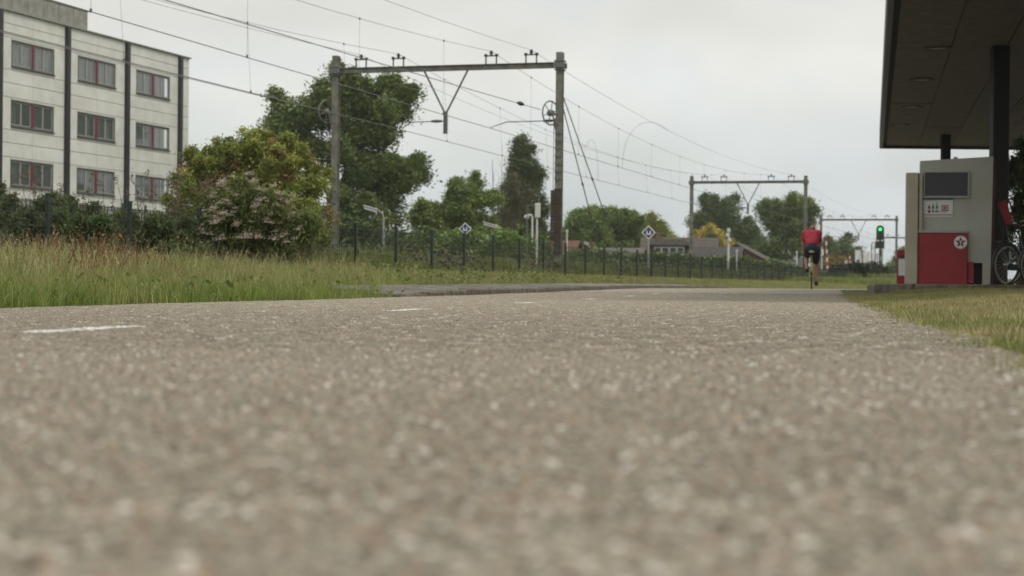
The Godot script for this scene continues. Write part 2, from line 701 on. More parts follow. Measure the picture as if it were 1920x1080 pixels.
const PW := 9.55
const BEAM := 7.6       # beam centre above the foot of the poles
const SUP := [0.115, 0.285, 0.70, 0.875]
const REG := [0.30, 0.70]


func portal(label: String, where: Vector3, turn: float, wheels: bool, tops: Array) -> Node3D:
	var o := thing("catenary_portal", label, "catenary portal", where, turn, "steel portals over the railway")
	for s in 2:
		var x := -PW / 2 if s == 0 else PW / 2
		var b := MB.new()
		h_pole(b, Vector3(x, -0.9, 0), tops[s] + 0.9, 0.27)
		var po := part("pole", b, M.pole, o)
		b = MB.new()
		b.box(Vector3(x, -0.75, 0), Vector3(0.7, 0.5, 0.7), 0.03)
		part("footing", b, M.concrete, o)
		b = MB.new()
		b.box(Vector3(x, BEAM + 0.15, 0), Vector3(0.40, 0.06, 0.42), 0.01)
		b.box(Vector3(x, BEAM - 0.02, 0.2), Vector3(0.46, 0.22, 0.07), 0.01)
		b.box(Vector3(x, BEAM - 0.02, -0.2), Vector3(0.46, 0.22, 0.07), 0.01)
		b.box(Vector3(x, BEAM - 0.19, 0), Vector3(0.38, 0.05, 0.40), 0.01)
		part("clamp", b, M.pole_dark, o)
		if s == 1:
			b = MB.new()
			b.box(Vector3(x + 0.01, 1.4, 0.2), Vector3(0.29, 2.6, 0.05), 0.01)
			part("cladding", b, M.pole_rust, o)
		for k in (7 if s == 1 else 3):
			b = MB.new()
			b.box(Vector3(x, 3.1 + k * 0.3 if s == 1 else 2.2 + k * 0.5, 0.16), Vector3(0.275, 0.10, 0.03), 0.005)
			part("band", b, M.pole_dark, po)
	var bm := MB.new()
	bm.box(Vector3(0, BEAM + 0.10, 0), Vector3(PW - 0.3, 0.022, 0.22), 0.004)
	bm.box(Vector3(0, BEAM - 0.10, 0), Vector3(PW - 0.3, 0.022, 0.22), 0.004)
	bm.box(Vector3(0, BEAM, 0), Vector3(PW - 0.3, 0.174, 0.05))
	part("beam", bm, M.pole, o)
	for f in SUP:
		var x: float = -PW / 2 + PW * f
		var b := MB.new()
		for e in [-0.22, 0.22]:
			b.box(Vector3(x + e, BEAM + 0.27, 0), Vector3(0.05, 0.32, 0.06), 0.005)
		b.box(Vector3(x, BEAM + 0.44, 0), Vector3(0.56, 0.05, 0.07), 0.005)
		var w := part("wire_support", b, M.pole_dark, o)
		var ib := MB.new()
		insulator(ib, Vector3(x, BEAM + 0.55, 0), Vector3.UP, 0.2, 0.10)
		part("insulator", ib, M.porcelain, w)
		for e in [-0.23, 0.23]:
			ib = MB.new()
			ib.lathe([Vector2(0.001, -0.06), Vector2(0.07, -0.05), Vector2(0.07, 0.05), Vector2(0.001, 0.06)], Transform3D(Basis.IDENTITY, Vector3(x + e, BEAM + 0.46, 0)), 8)
			part("insulator", ib, M.porcelain, w)
	var hang := MB.new()
	var jx := 0.0
	hang.rod(Vector3(jx - 0.93, BEAM - 0.1, 0), Vector3(jx - 0.05, BEAM - 1.78, 0), 0.04, 8)
	hang.rod(Vector3(jx + 0.93, BEAM - 0.1, 0), Vector3(jx + 0.05, BEAM - 1.78, 0), 0.04, 8)
	var hg := part("hanger", hang, M.pole_dark, o)
	var hp := MB.new()
	for e in [-0.06, 0.06]:
		hp.box(Vector3(jx + e, BEAM - 2.2, 0), Vector3(0.045, 0.92, 0.1), 0.006)
	hp.box(Vector3(jx, BEAM - 2.2, 0), Vector3(0.075, 0.9, 0.03))
	part("hanger_post", hp, M.pole_dark, hg)
	for s in 2:      # arms that hold the contact wires sideways
		var from := Vector3(jx - 0.1, BEAM - 2.14, 0) if s == 0 else Vector3(PW / 2 - 0.16, BEAM - 2.2, 0)
		var cx: float = -PW / 2 + PW * REG[s]
		var b := MB.new()
		b.tube([from, Vector3(lerpf(from.x, cx, 0.75), from.y - 0.02, 0), Vector3(cx, 5.17, 0)], [0.022, 0.022, 0.015], 6)
		var arm := part("registration_arm", b, M.pole_dark, o)
		b = MB.new()
		insulator(b, from + Vector3(-0.28, 0, 0), Vector3.RIGHT, 0.46, 0.09)
		part("insulator", b, M.porcelain, arm)
	if wheels:
		for s in 2:
			var x := -PW / 2 - 0.36 if s == 0 else PW / 2 - 0.36
			var y := 5.92 if s == 0 else 5.70
			var w := MB.new()
			w.ring(Vector3(x, y, 0.05), Vector3(0.9, 0, 0.436), 0.47, 0.03, 32, 6)
			var tw := part("tension_wheel", w, M.pole_dark, o)
			var sp := MB.new()
			var ax := Vector3(0.436, 0, -0.9)
			for k in 6:
				var a := TAU * k / 6.0 + 0.3
				sp.rod(Vector3(x, y, 0.05), Vector3(x, y, 0.05) + (ax * cos(a) + Vector3.UP * sin(a)) * 0.46, 0.018, 5)
			part("spokes", sp, M.pole_dark, tw)
			var hub := MB.new()
			hub.lathe([Vector2(0.001, -0.12), Vector2(0.11, -0.11), Vector2(0.14, 0), Vector2(0.11, 0.11), Vector2(0.001, 0.12)], Transform3D(Basis(Quaternion(Vector3.UP, Vector3(0.9, 0, 0.436))), Vector3(x, y, 0.05)), 12)
			part("hub", hub, M.pole_dark, tw)
			var br := MB.new()
			br.box(Vector3(x + 0.2, y - 0.05, 0.1), Vector3(0.34, 0.1, 0.12), 0.01)
			br.box(Vector3(x + 0.3, y - 0.35, 0.12), Vector3(0.16, 0.3, 0.1), 0.01)
			br.rod(Vector3(x + 0.1, y, 0.12), Vector3(x + 0.28, y - 0.9, 0.12), 0.035, 6)
			part("bracket", br, M.pole_dark, o)
			var cw := MB.new()
			var cx := x + 0.17
			for k in 16:
				cw.box(Vector3(cx, 0.7 + k * 0.125, 0.16), Vector3(0.16, 0.115, 0.22), 0.012)
			cw.rod(Vector3(cx, 2.6, 0.16), Vector3(cx, y - 0.4, 0.16), 0.012, 5)
			part("counterweight", cw, M.pole_rust, o)
	return o


func sagging(a: Vector3, b: Vector3, sag: float, steps := 14) -> Array:
	var o: Array = []
	for i in steps + 1:
		var t := float(i) / steps
		o.append(a.lerp(b, t) - Vector3.UP * sag * 4.0 * t * (1.0 - t))
	return o


func wire(called: String, label: String, pts: Array, r: float, group := "", category := "wire") -> Node3D:
	var o := thing(called, label, category, Vector3.ZERO, 0.0, group)
	var b := MB.new()
	b.tube(pts, [r], 5, false)
	part("strand", b, M.wire, o)
	return o


func railway() -> void:
	var mids := [v(-25.3, 1.25, -4.8), v(-2.75, 1.25, 73.2), v(19.58, 1.25, 151.0), v(44.3, 1.25, 232.2), v(68.5, 1.25, 313.0)]
	var turn := -0.297
	var says := ["", "nearest steel portal, greenish, its right pole stayed by two guy wires", "second steel portal, grey, its right pole behind the cyclist", "third and farthest clear steel portal, beside the green signal", "last faint steel portal at the end of the line"]
	for i in range(1, 5):
		portal(says[i], mids[i], turn, i == 1, [8.22, 8.1] if i == 1 else [8.15, 8.1])
	var right := Vector3(cos(turn), 0, -sin(turn))
	var names := ["left", "right"]
	for s in 2:
		var cp: Array = []
		var mp: Array = []
		var drops: Array = []
		for i in 4:
			var a: Vector3 = mids[i] + right * (-PW / 2 + PW * REG[s])
			var b: Vector3 = mids[i + 1] + right * (-PW / 2 + PW * REG[s])
			var a2: Vector3 = mids[i] + right * (-PW / 2 + PW * SUP[1 + s]) + Vector3.UP * (BEAM + 0.62)
			var b2: Vector3 = mids[i + 1] + right * (-PW / 2 + PW * SUP[1 + s]) + Vector3.UP * (BEAM + 0.62)
			a += Vector3.UP * 5.14
			b += Vector3.UP * 5.14
			var m1 := sagging(a, b, 0.04)
			var m2 := sagging(a2, b2, 1.35)
			cp.append_array(m1 if i == 0 else m1.slice(1))
			mp.append_array(m2 if i == 0 else m2.slice(1))
			for k in 9:
				var t := (k + 0.7) / 9.4
				drops.append([m1[0].lerp(m1[14], t) - Vector3.UP * 0.16 * t * (1 - t), a2.lerp(b2, t) - Vector3.UP * 1.35 * 4 * t * (1 - t)])
		var cw := wire("contact_wire", "dark contact wire over the %s-hand track, hung on thin droppers" % names[s], cp, 0.013, "wires over the railway")
		for d in drops:
			if d[0].z > 2.0:
				continue
			var b := MB.new()
			b.rod(d[0], d[1], 0.0042, 4)
			b.box(d[0] + Vector3(0, 0.03, 0), Vector3(0.05, 0.09, 0.05))
			b.box(d[1], Vector3(0.05, 0.07, 0.05))
			part("dropper", b, M.wire, cw)
		wire("messenger_wire", "thin sagging messenger wire above the %s-hand track's contact wire" % names[s], mp, 0.008, "wires over the railway")
		var fp: Array = []
		for i in 4:
			var k := 0 if s == 0 else 3
			var m2 := sagging(mids[i] + right * (-PW / 2 + PW * SUP[k]) + Vector3.UP * (BEAM + 0.62), mids[i + 1] + right * (-PW / 2 + PW * SUP[k]) + Vector3.UP * (BEAM + 0.62), 0.9)
			fp.append_array(m2 if i == 0 else m2.slice(1))
		wire("feeder_wire", "feeder wire on the outermost %s support of each portal" % names[s], fp, 0.0075, "wires over the railway")
		# the tensioned end of a wire run, led aside to the wheel on the pole
		var we: Vector3 = mids[1] + right * (-PW / 2 - 0.5 if s == 0 else PW / 2 - 0.8) + Vector3.UP * (5.95 if s == 0 else 5.85)
		var ws: Vector3 = mids[0] + right * (-PW / 2 + PW * (REG[s] - 0.03)) + Vector3.UP * 5.35
		var tw := wire("tension_wire", "wire led aside to the tension wheel on the near portal's %s pole" % names[s], sagging(ws, we, 0.12), 0.014, "wires over the railway")
		var ib := MB.new()
		insulator(ib, ws.lerp(we, 0.968 if s == 1 else 0.93), we - ws, 0.75, 0.09)
		part("insulator", ib, M.porcelain, tw)
	var foot := v(4.6, 0.9, 80.2)
	for k in 2:
		var top: Vector3 = mids[1] + right * (PW / 2 + 0.1) + Vector3.UP * (6.45 if k == 0 else 6.05)
		var g := wire("guy_wire", ["longer guy wire, fixed higher on the near portal's right pole", "shorter guy wire, fixed lower on the near portal's right pole"][k], [top, foot + right * (0.35 - 0.9 * k)], 0.022, "guy wires of the near portal", "guy wire")
		var ib := MB.new()
		insulator(ib, top.lerp(foot + right * (0.35 - 0.9 * k), 0.46), foot - top, 0.3, 0.05)
		part("insulator", ib, M.porcelain, g)
	var jumps := [[0.30, "looped jumper cable joining the wires beyond the near portal"], [0.43, "second looped jumper cable, farther along towards the second portal"]]
	for j in 2:
		var t: float = jumps[j][0]
		var k := 3 if j == 0 else 0
		var rr := 1 if j == 0 else 0
		var a: Vector3 = mids[1].lerp(mids[2], t + 0.05) + right * (-PW / 2 + PW * SUP[k]) + Vector3.UP * (BEAM + 0.62 - 3.6 * (t + 0.05) * (0.95 - t))
		var b: Vector3 = mids[1].lerp(mids[2], t) + right * (-PW / 2 + PW * REG[rr]) + Vector3.UP * 5.14
		var mid := b + Vector3.UP * 1.1
		var crv: Array = []
		for i in 13:
			var u := i / 12.0
			crv.append(b.bezier_interpolate(b + Vector3.UP * 2.4, mid.lerp(a, 0.55) + Vector3.UP * 1.35, a, u))
		wire("jumper_cable", jumps[j][1], crv, 0.009, "jumper cables between the wires", "cable")
	# the bed of ballast and the rails on it
	var rows: Array = []
	for i in 45:
		var s := -70.0 + i * 11.0
		var row: Array = []
		for k in [[-15.6, 0.7], [-14.2, 0.93], [-13.8, 0.96], [-9.2, 0.97], [-5.4, 0.96], [-4.9, 0.9], [-3.2, 0.5]]:
			var q := along(s, k[0])
			row.append(v(q.x, k[1], q.y))
		rows.append(row)
	var bb := MB.new()
	bb.grid(rows)
	struct("ballast_bed", bb, M.ballast, "long bed of brown ballast that carries the rails")
	var says2 := ["rail nearest the road", "second rail from the road", "third rail from the road", "rail farthest from the road"]
	var ds := [-6.1, -7.53, -10.6, -12.03]
	for k in 4:
		var b := MB.new()
		var e: float = ds[k]
		for seg in 8:
			var a := along(-60 + seg * 50.0, e)
			var c := along(-60 + seg * 50.0 + 49.99, e)
			var mid := v((a.x + c.x) / 2, 1.09, (a.y + c.y) / 2)
			var q := Basis(Vector3.UP, atan2(-TX, TZ))
			b.box(mid + Vector3(0, 0.055, 0), Vector3(0.07, 0.045, 50), 0.008, q)
			b.box(mid, Vector3(0.02, 0.1, 50), 0.0, q)
			b.box(mid - Vector3(0, 0.06, 0), Vector3(0.15, 0.03, 50), 0.0, q)
		tag(part(numbered("rail"), b, M.rail, self), "rusty steel " + says2[k], "rail", "rails of the two tracks")
	# loose stones on the shoulder of the bed
	var r := RandomNumberGenerator.new()
	r.seed = 31
	var sb := MB.new()
	put_stone(sb, stone(77), Transform3D.IDENTITY)
	var xs: Array = []
	var cs: Array = []
	for i in 9000:
		var s := r.randf_range(-20, 110)
		var t := r.randf()
		var e := lerpf(-3.1, -5.9, t)
		var h := lerpf(0.51, 0.9, minf(t / 0.64, 1.0)) + (0.06 * minf(1.0, (t - 0.64) * 5) if t > 0.64 else 0.0)
		var q := along(s, e)
		var z := r.randf_range(0.025, 0.06)
		xs.append(Transform3D(Basis.from_euler(Vector3(r.randf() * 6, r.randf() * 6, 0)).scaled(Vector3(z, z * 0.8, z)), v(q.x, h, q.y)))
		var g := r.randf_range(0.6, 1.4)
		cs.append(Color(0.17 * g, 0.135 * g, 0.105 * g))
	scatter("ballast_stones", sb.done(), M.chips, xs, cs, self)


func near_fence() -> void:
	var o := thing("mesh_fence", "low dark green wire mesh fence along the verge before the railway", "fence", Vector3.ZERO)
	var rod := MB.new()
	for k in 23:
		rod.rod(Vector3((k + 0.5) * 2.46 / 23.0 - 1.23, -0.5, 0), Vector3((k + 0.5) * 2.46 / 23.0 - 1.23, 0.48, 0), 0.0055, 3)
	for k in 6:
		for e in [-0.005, 0.005]:
			rod.rod(Vector3(-1.23, -0.47 + k * 0.185, e), Vector3(1.23, -0.47 + k * 0.185, e), 0.007, 3)
	var mesh := rod.done()
	var pb := MB.new()
	pb.box(Vector3(0, -0.05, 0), Vector3(0.075, 1.3, 0.06), 0.006)
	pb.box(Vector3(0, 0.61, 0), Vector3(0.085, 0.025, 0.07), 0.004)
	var post := pb.done()
	var n := 0
	for i in range(-14, 48):
		var s := i * 2.5
		var q := along(s, 0.0)
		var g := ground_h(q.x, q.y)
		var top := 1.44
		if i % 9 == 4:
			top = 1.5
		var turn := Basis(Vector3.UP, PI / 2 - atan2(TX, TZ))
		piece("post", n, post, M.fence, o, Transform3D(turn, v(q.x, top - 0.62, q.y)))
		var q2 := along(s + 1.25, 0.0)
		piece("mesh_panel", n, mesh, M.fence, o, Transform3D(turn, v(q2.x, top - 0.58, q2.y)))
		n += 1


func far_fence() -> void:
	var o := thing("bar_fence", "dark bar fence in front of the white office block", "fence", Vector3.ZERO)
	var pb := MB.new()
	for k in 20:
		pb.box(Vector3((k + 0.5) * 0.125 - 1.25, 0, 0), Vector3(0.022, 2.1, 0.022))
	for e in [-0.8, 0.15, 0.9]:
		pb.box(Vector3(0, e, 0.0), Vector3(2.5, 0.035, 0.03))
	var mesh := pb.done()
	var b2 := MB.new()
	b2.box(Vector3.ZERO, Vector3(0.09, 2.4, 0.09), 0.01)
	var post := b2.done()
	var turn := Basis(Vector3.UP, PI / 2 - atan2(0.245, 1.0))
	var step := Vector2(0.238, 0.971) * 2.52
	for i in range(-8, 22):
		var q := Vector2(-21.21, 75) + step * i
		piece("bar_panel", i + 8, mesh, M.fence, o, Transform3D(turn, v(q.x, 2.55, q.y)))
		piece("post", i + 8, post, M.fence, o, Transform3D(turn, v(q.x - step.x / 2, 2.62, q.y - step.y / 2)))


# ---------------------------------------------------------------- buildings
func office_block() -> void:
	# local x runs along the front away from the camera, local z comes out of the front
	var turn := PI / 2 - atan2(0.2905, 0.957)
	var o := thing("office_block", "white panelled office block with dark pilasters and red-framed windows", "building", v(-24.65, 1.0, 99.2), turn)
	var bay := 6.62
	var x0 := -16.5
	var x1 := 14.55
	var top := 13.0
	var win_x := 1.24        # window's near edge after its pilaster
	var win_w := 4.15
	var win_h := 1.36
	# the carcass behind the panels, in pieces so that the rooms behind the windows stay open
	var b := MB.new()
	b.box(Vector3((x0 + x1) / 2, top / 2 - 0.02, -7.8), Vector3(x1 - x0 - 0.06, top - 0.1, 12.6))
	part("carcass", b, M.joint, o)
	b = MB.new()
	b.box(Vector3((x0 + x1) / 2, top + 0.03, -6.9), Vector3(x1 - x0 + 0.1, 0.1, 14.2), 0.02)
	part("roof", b, M.panel_grey, o)
	b = MB.new()
	b.box(Vector3((x0 + x1) / 2, top + 0.035, 0.25), Vector3(x1 - x0 + 0.16, 0.075, 0.12), 0.01)
	part("roof_trim", b, M.panel_grey, o)
	var cells := {}
	var nth := {"panel": 0, "window": 0}
	var panel := func(xa: float, xb: float, ya: float, yb: float) -> void:
		var key := "%.2f,%.2f" % [xb - xa, yb - ya]
		if not cells.has(key):
			var q := MB.new()
			q.box(Vector3.ZERO, Vector3(xb - xa - 0.016, yb - ya - 0.024, 0.14), 0.008)
			cells[key] = q.done()
		var k: int = nth.panel
		nth.panel += 1
		piece("panel", k, cells[key], M.panels[(k * 7 + k / 3) % 3], o, Transform3D(Basis.IDENTITY, Vector3((xa + xb) / 2, (ya + yb) / 2, 0.1)))
	# one window: frame, red centre post, four panes with frames, curtains behind some of them
	var fr := MB.new()
	fr.box(Vector3(0, win_h / 2 - 0.04, 0), Vector3(win_w, 0.07, 0.14), 0.01)
	fr.box(Vector3(0, -win_h / 2 + 0.035, 0), Vector3(win_w, 0.07, 0.14), 0.01)
	fr.box(Vector3(-win_w / 2 + 0.035, 0, 0), Vector3(0.07, win_h - 0.16, 0.14), 0.01)
	fr.box(Vector3(win_w / 2 - 0.035, 0, 0), Vector3(0.07, win_h - 0.16, 0.14), 0.01)
	var frame := fr.done()
	fr = MB.new()
	fr.box(Vector3(0, 0, 0.02), Vector3(0.24, win_h - 0.15, 0.13), 0.01)
	var post := fr.done()
	var pw := (win_w - 0.14 - 0.26) / 4.0
	fr = MB.new()
	fr.box(Vector3(0, win_h / 2 - 0.11, 0), Vector3(pw, 0.035, 0.06))
	fr.box(Vector3(0, -win_h / 2 + 0.1, 0), Vector3(pw, 0.035, 0.06))
	fr.box(Vector3(-pw / 2 + 0.018, 0, 0), Vector3(0.036, win_h - 0.26, 0.06))
	fr.box(Vector3(pw / 2 - 0.018, 0, 0), Vector3(0.036, win_h - 0.26, 0.06))
	var sash := fr.done()
	fr = MB.new()
	fr.box(Vector3.ZERO, Vector3(pw - 0.074, win_h - 0.23, 0.012))
	var pane := fr.done()
	fr = MB.new()
	var rows: Array = []
	for j in 2:
		var row: Array = []
		for i in 13:
			row.append(Vector3((i / 12.0 - 0.5) * pw * 0.96, 0, 0) + Vector3(0, (j - 0.5) * (win_h - 0.2), 0.03 * sin(i * 2.1)))
		rows.append(row)
	fr.grid(rows)
	var drape := fr.done()
	fr = MB.new()
	fr.box(Vector3(0, -win_h / 2 - 0.03, 0.06), Vector3(win_w + 0.06, 0.06, 0.2), 0.01)
	var sill := fr.done()
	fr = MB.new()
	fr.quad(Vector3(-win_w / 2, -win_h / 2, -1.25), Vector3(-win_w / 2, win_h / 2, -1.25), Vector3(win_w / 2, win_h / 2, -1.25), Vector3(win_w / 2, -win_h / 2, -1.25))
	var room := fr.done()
	var r := RandomNumberGenerator.new()
	r.seed = 12
	for bx in range(-3, 3):
		var a := bx * bay
		for st in 4:
			var wy := 0.9 + st * 3.1          # underside of the window
			var xa := maxf(a, x0)
			var xb := minf(a + bay, x1)
			if xb - xa < 0.2:
				continue
			var full := a >= x0 and a + bay <= x1
			var y0 := wy - 0.2
			var y1 := wy + win_h + 0.12
			if full:
				panel.call(xa, xa + win_x - 0.02, y0, y1)
				panel.call(xa + win_x + win_w + 0.02, xb, y0, y1)
				var cx := xa + win_x + win_w / 2
				var w := Node3D.new()
				w.name = "window" if nth.window == 0 else "window_%03d" % nth.window
				nth.window += 1
				o.add_child(w, true)
				w.position = Vector3(cx, wy + win_h / 2, 0.1)
				piece("frame", 0, frame, M.frame_dark, w)
				piece("centre_post", 0, post, M.frame_red, w)
				piece("sill", 0, sill, M.frame_dark, w)
				piece("room", 0, room, M.room, w)
				for k in 4:
					var px := -win_w / 2 + 0.07 + pw * (k + 0.5) + (0.26 if k > 1 else 0.0)
					piece("sash", k, sash, M.frame_white, w, Transform3D(Basis.IDENTITY, Vector3(px, 0, 0.0)))
					piece("pane", k, pane, M.glass, w, Transform3D(Basis.IDENTITY, Vector3(px, 0, -0.01)))
					if r.randf() < (0.75 if (st + bx) % 2 == 0 else 0.25):
						piece("curtain", k, drape, M.curtain if r.randf() < 0.6 else M.curtain_dim, w, Transform3D(Basis.IDENTITY.scaled(Vector3(r.randf_range(0.5, 1.0), 1, 1)), Vector3(px, 0, -0.16)))
				# narrow panels over and under the window close the band
			else:
				panel.call(xa, xb, y0, y1)
			var ny := wy + 3.1 - 0.2 if st < 3 else top
			var half := (xa + xb) / 2
			for yy in [[y1, lerpf(y1, ny, 0.52)], [lerpf(y1, ny, 0.52), ny]]:
				if xb - xa > 3.0:
					panel.call(xa, half, yy[0], yy[1])
					panel.call(half, xb, yy[0], yy[1])
				else:
					panel.call(xa, xb, yy[0], yy[1])
			if full:
				panel.call(xa + win_x + 0.0, xa + win_x + win_w, y0, wy - 0.065)
				panel.call(xa + win_x, xa + win_x + win_w, wy + win_h + 0.005, y1)
			if st == 0:
				panel.call(xa, xb, -0.3, y0)
	b = MB.new()
	b.box(Vector3(0, top / 2 - 0.1, 0), Vector3(0.34, top + 0.1, 0.22), 0.02)
	var pil := b.done()
	for i in range(-2, 3):
		piece("pilaster", i + 2, pil, M.pilaster, o, Transform3D(Basis.IDENTITY, Vector3(i * bay, 0, 0.27)))
	# set-back plant room on the roof, with a rail
	var pent := MB.new()
	pent.box(Vector3(-5.0, top + 0.9, -5.8), Vector3(22.8, 1.75, 7.0))
	part("plant_room", pent, M.joint, o)
	pent = MB.new()
	pent.box(Vector3.ZERO, Vector3(1.56, 1.7, 0.06), 0.01)
	var pp := pent.done()
	for k in 14:
		piece("cladding_panel", k, pp, M.panel_grey, o, Transform3D(Basis.IDENTITY, Vector3(5.6 - k * 1.6, top + 0.93, -2.27)))
	pent = MB.new()
	pent.box(Vector3(-5.0, top + 1.84, -5.8), Vector3(23.0, 0.08, 7.2), 0.02)
	part("plant_room_roof", pent, M.panel_grey, o)
	pent = MB.new()
	for k in 13:
		pent.rod(Vector3(-14 + k * 1.4, top + 1.86, -2.6), Vector3(-14 + k * 1.4, top + 2.9, -2.6), 0.025, 5)
	for e in [2.4, 2.88]:
		pent.rod(Vector3(-14, top + e, -2.6), Vector3(2.8, top + e, -2.6), 0.022, 5)
	part("roof_rail", pent, M.panel_grey, o)


func house(label: String, x: float, z: float, w: float, d: float, eave: float, ridge: float, wall: Material, roof: Material, turn: float, wins: Array, chimney := false) -> Node3D:
	var o := thing("house", label, "house", v(x, 0.6, z), turn)
	var b := MB.new()
	b.prism(PackedVector2Array([Vector2(-d / 2, -0.5), Vector2(d / 2, -0.5), Vector2(d / 2, eave), Vector2(0, ridge - 0.12), Vector2(-d / 2, eave)]), -w / 2, w / 2, Transform3D(Basis(Vector3(0, 0, -1), Vector3.UP, Vector3(1, 0, 0)), Vector3.ZERO))
	part("wall", b, wall, o)
	var slope := Vector2(d / 2 + 0.35, ridge - eave + 0.25).normalized()
	for s in [-1.0, 1.0]:
		b = MB.new()
		var rows := 9
		for k in rows:
			var t0 := float(k) / rows
			var len := (Vector2(d / 2, ridge - eave).length() + 0.35) / rows
			var mid := Vector3(0, lerpf(ridge, eave - 0.18, t0 + 0.5 / rows) + 0.06, s * lerpf(0.0, d / 2 + 0.3, t0 + 0.5 / rows))
			b.box(mid, Vector3(w + 0.5, 0.07, len + 0.06), 0.0, Basis(Vector3.RIGHT, s * (atan2(ridge - eave + 0.18, d / 2 + 0.3) - 0.03)))
		part("roof", b, roof, o)
	for q in wins:
		var wn := Node3D.new()
		wn.name = numbered("window_of_house").replace("_of_house", "")
		o.add_child(wn, true)
		wn.position = Vector3(q[0], q[1], d / 2 + 0.03)
		var fb := MB.new()
		fb.box(Vector3.ZERO, Vector3(q[2], q[3], 0.06), 0.01)
		part("frame", fb, M.frame_white, wn)
		var cnt := maxi(1, int(q[2] / 0.7))
		for k in cnt:
			fb = MB.new()
			fb.box(Vector3((k + 0.5) * q[2] / cnt - q[2] / 2, 0, 0.025), Vector3(q[2] / cnt - 0.14, q[3] - 0.16, 0.04))
			part("pane", fb, M.dark_glass, wn)
	if chimney:
		b = MB.new()
		b.box(Vector3(-w * 0.3, ridge + 0.1, 0.2), Vector3(0.6, 0.9, 0.6), 0.03)
		part("chimney", b, M.brick, o)
	return o


func far_houses() -> void:
	var h := house("brown-roofed house with a white-framed dormer behind the railway", 15.3, 166, 6.6, 7.0, 1.5, 3.9, M.brick, M.tiles_brown, -0.1, [[-1.0, 0.8, 2.2, 0.8]], true)
	var b := MB.new()
	b.box(Vector3(-0.9, 2.72, 2.35), Vector3(3.0, 1.0, 1.5), 0.02)
	var dm := part("dormer", b, M.tiles_brown, h)
	b = MB.new()
	b.prism(PackedVector2Array([Vector2(-1.9, 3.2), Vector2(1.9, 3.2), Vector2(1.5, 3.75), Vector2(-1.5, 3.75)]), 0.4, 3.3, Transform3D(Basis.IDENTITY, Vector3(-0.9, 0, 0)))
	part("dormer_roof", b, M.tiles_grey, dm)
	b = MB.new()
	b.box(Vector3(-0.9, 2.66, 3.13), Vector3(2.7, 0.8, 0.08), 0.01)
	part("window_frame", b, M.frame_white, dm)
	for k in 4:
		b = MB.new()
		b.box(Vector3(-1.92 + k * 0.68, 2.7, 3.19), Vector3(0.46, 0.5, 0.04))
		part("pane", b, M.dark_glass, dm)
	house("red-tiled low house beyond the near portal's right pole", 2.6, 142, 5.0, 6.0, 1.7, 2.9, M.brick, M.tiles_red, -0.2, [[1.2, 0.9, 1.2, 0.8]])
	house("long low house with a grey roof under the rounded trees", 8.2, 152, 5.6, 6.0, 1.5, 2.6, M.tiles_grey, M.tiles_grey, -0.25, [[0.6, 0.8, 1.4, 0.8]], true)
	house("red brick house with a dark roof beside the small conifer", 18.6, 162, 3.6, 5.0, 1.9, 3.0, M.brick_red, M.tiles_dark, -0.2, [[0.4, 1.0, 1.0, 0.8]])
	house("brick gable house left of the white pole", 21.6, 172, 2.6, 5.0, 2.2, 3.5, M.brick, M.tiles_brown, 1.2, [[0.4, 1.2, 0.8, 0.8]])
	house("pale low house behind the fence left of the cyclist", 25.6, 176, 5.4, 5.0, 1.5, 2.05, M.plaster, M.tiles_dark, -0.2, [[-1.2, 0.9, 1.1, 0.7], [1.3, 0.9, 1.1, 0.7]])


# ---------------------------------------------------------------- signs, lamps, posts, signal
func diamond_sign(label: String, where: Vector3, high: float, size: float, post_m: Material) -> void:
	var o := thing("diamond_sign", label, "railway sign", where, -0.15, "diamond signs beside the rails")
	var b := MB.new()
	b.box(Vector3(0, high / 2 - 0.2, -0.06), Vector3(0.075, high + 0.2, 0.05), 0.005)
	part("post", b, post_m, o)
	var d := size / 2
	var dia := func(s: float) -> PackedVector2Array: return PackedVector2Array([Vector2(0, -s), Vector2(s, 0), Vector2(0, s), Vector2(-s, 0)])
	var at := Transform3D(Basis.IDENTITY, Vector3(0, high, 0))
	b = MB.new()
	b.prism(dia.call(d), -0.02, 0.0, at)
	part("white_border", b, M.sign_white, o)
	b = MB.new()
	b.prism(dia.call(d * 0.8), 0.001, 0.006, at)
	part("blue_field", b, M.sign_blue, o)
	b = MB.new()
	var u := d * 0.32
	var k := d * 0.13
	b.prism(PackedVector2Array([Vector2(-u, u * 0.75), Vector2(-u, -u), Vector2(u, -u), Vector2(u, u * 0.75), Vector2(u - k * 1.3, u * 0.75), Vector2(u - k * 1.3, -u + k * 1.3), Vector2(-u + k * 1.3, -u + k * 1.3), Vector2(-u + k * 1.3, u * 0.75)]), 0.007, 0.012, at)
	part("open_bracket_mark", b, M.sign_white, o)


func platform_lamp(label: String, where: Vector3, h: float, reach: float) -> void:
	var o := thing("street_lamp", label, "street lamp", where, 0.0, "tube lamps beyond the railway")
	var b := MB.new()
	b.tube([Vector3(0, -0.5, 0), Vector3(0, h - 0.45, 0), Vector3(-0.06, h - 0.2, 0), Vector3(-0.3, h - 0.02, 0), Vector3(-reach * 0.45, h + 0.05, 0)], [0.05, 0.045, 0.035, 0.03, 0.03], 8)
	part("pole", b, M.galv, o)
	b = MB.new()
	var q := Basis(Vector3(0, 0, 1), -0.28)
	b.box(Vector3(-reach * 0.72, h + 0.06, 0), Vector3(reach * 0.85, 0.1, 0.22), 0.03, q)
	part("lamp_housing", b, M.galv, o)
	b = MB.new()
	b.box(Vector3(-reach * 0.73, h - 0.03, 0.0), Vector3(reach * 0.75, 0.1, 0.17), 0.03, q)
	part("diffuser", b, M.sign_white, o)


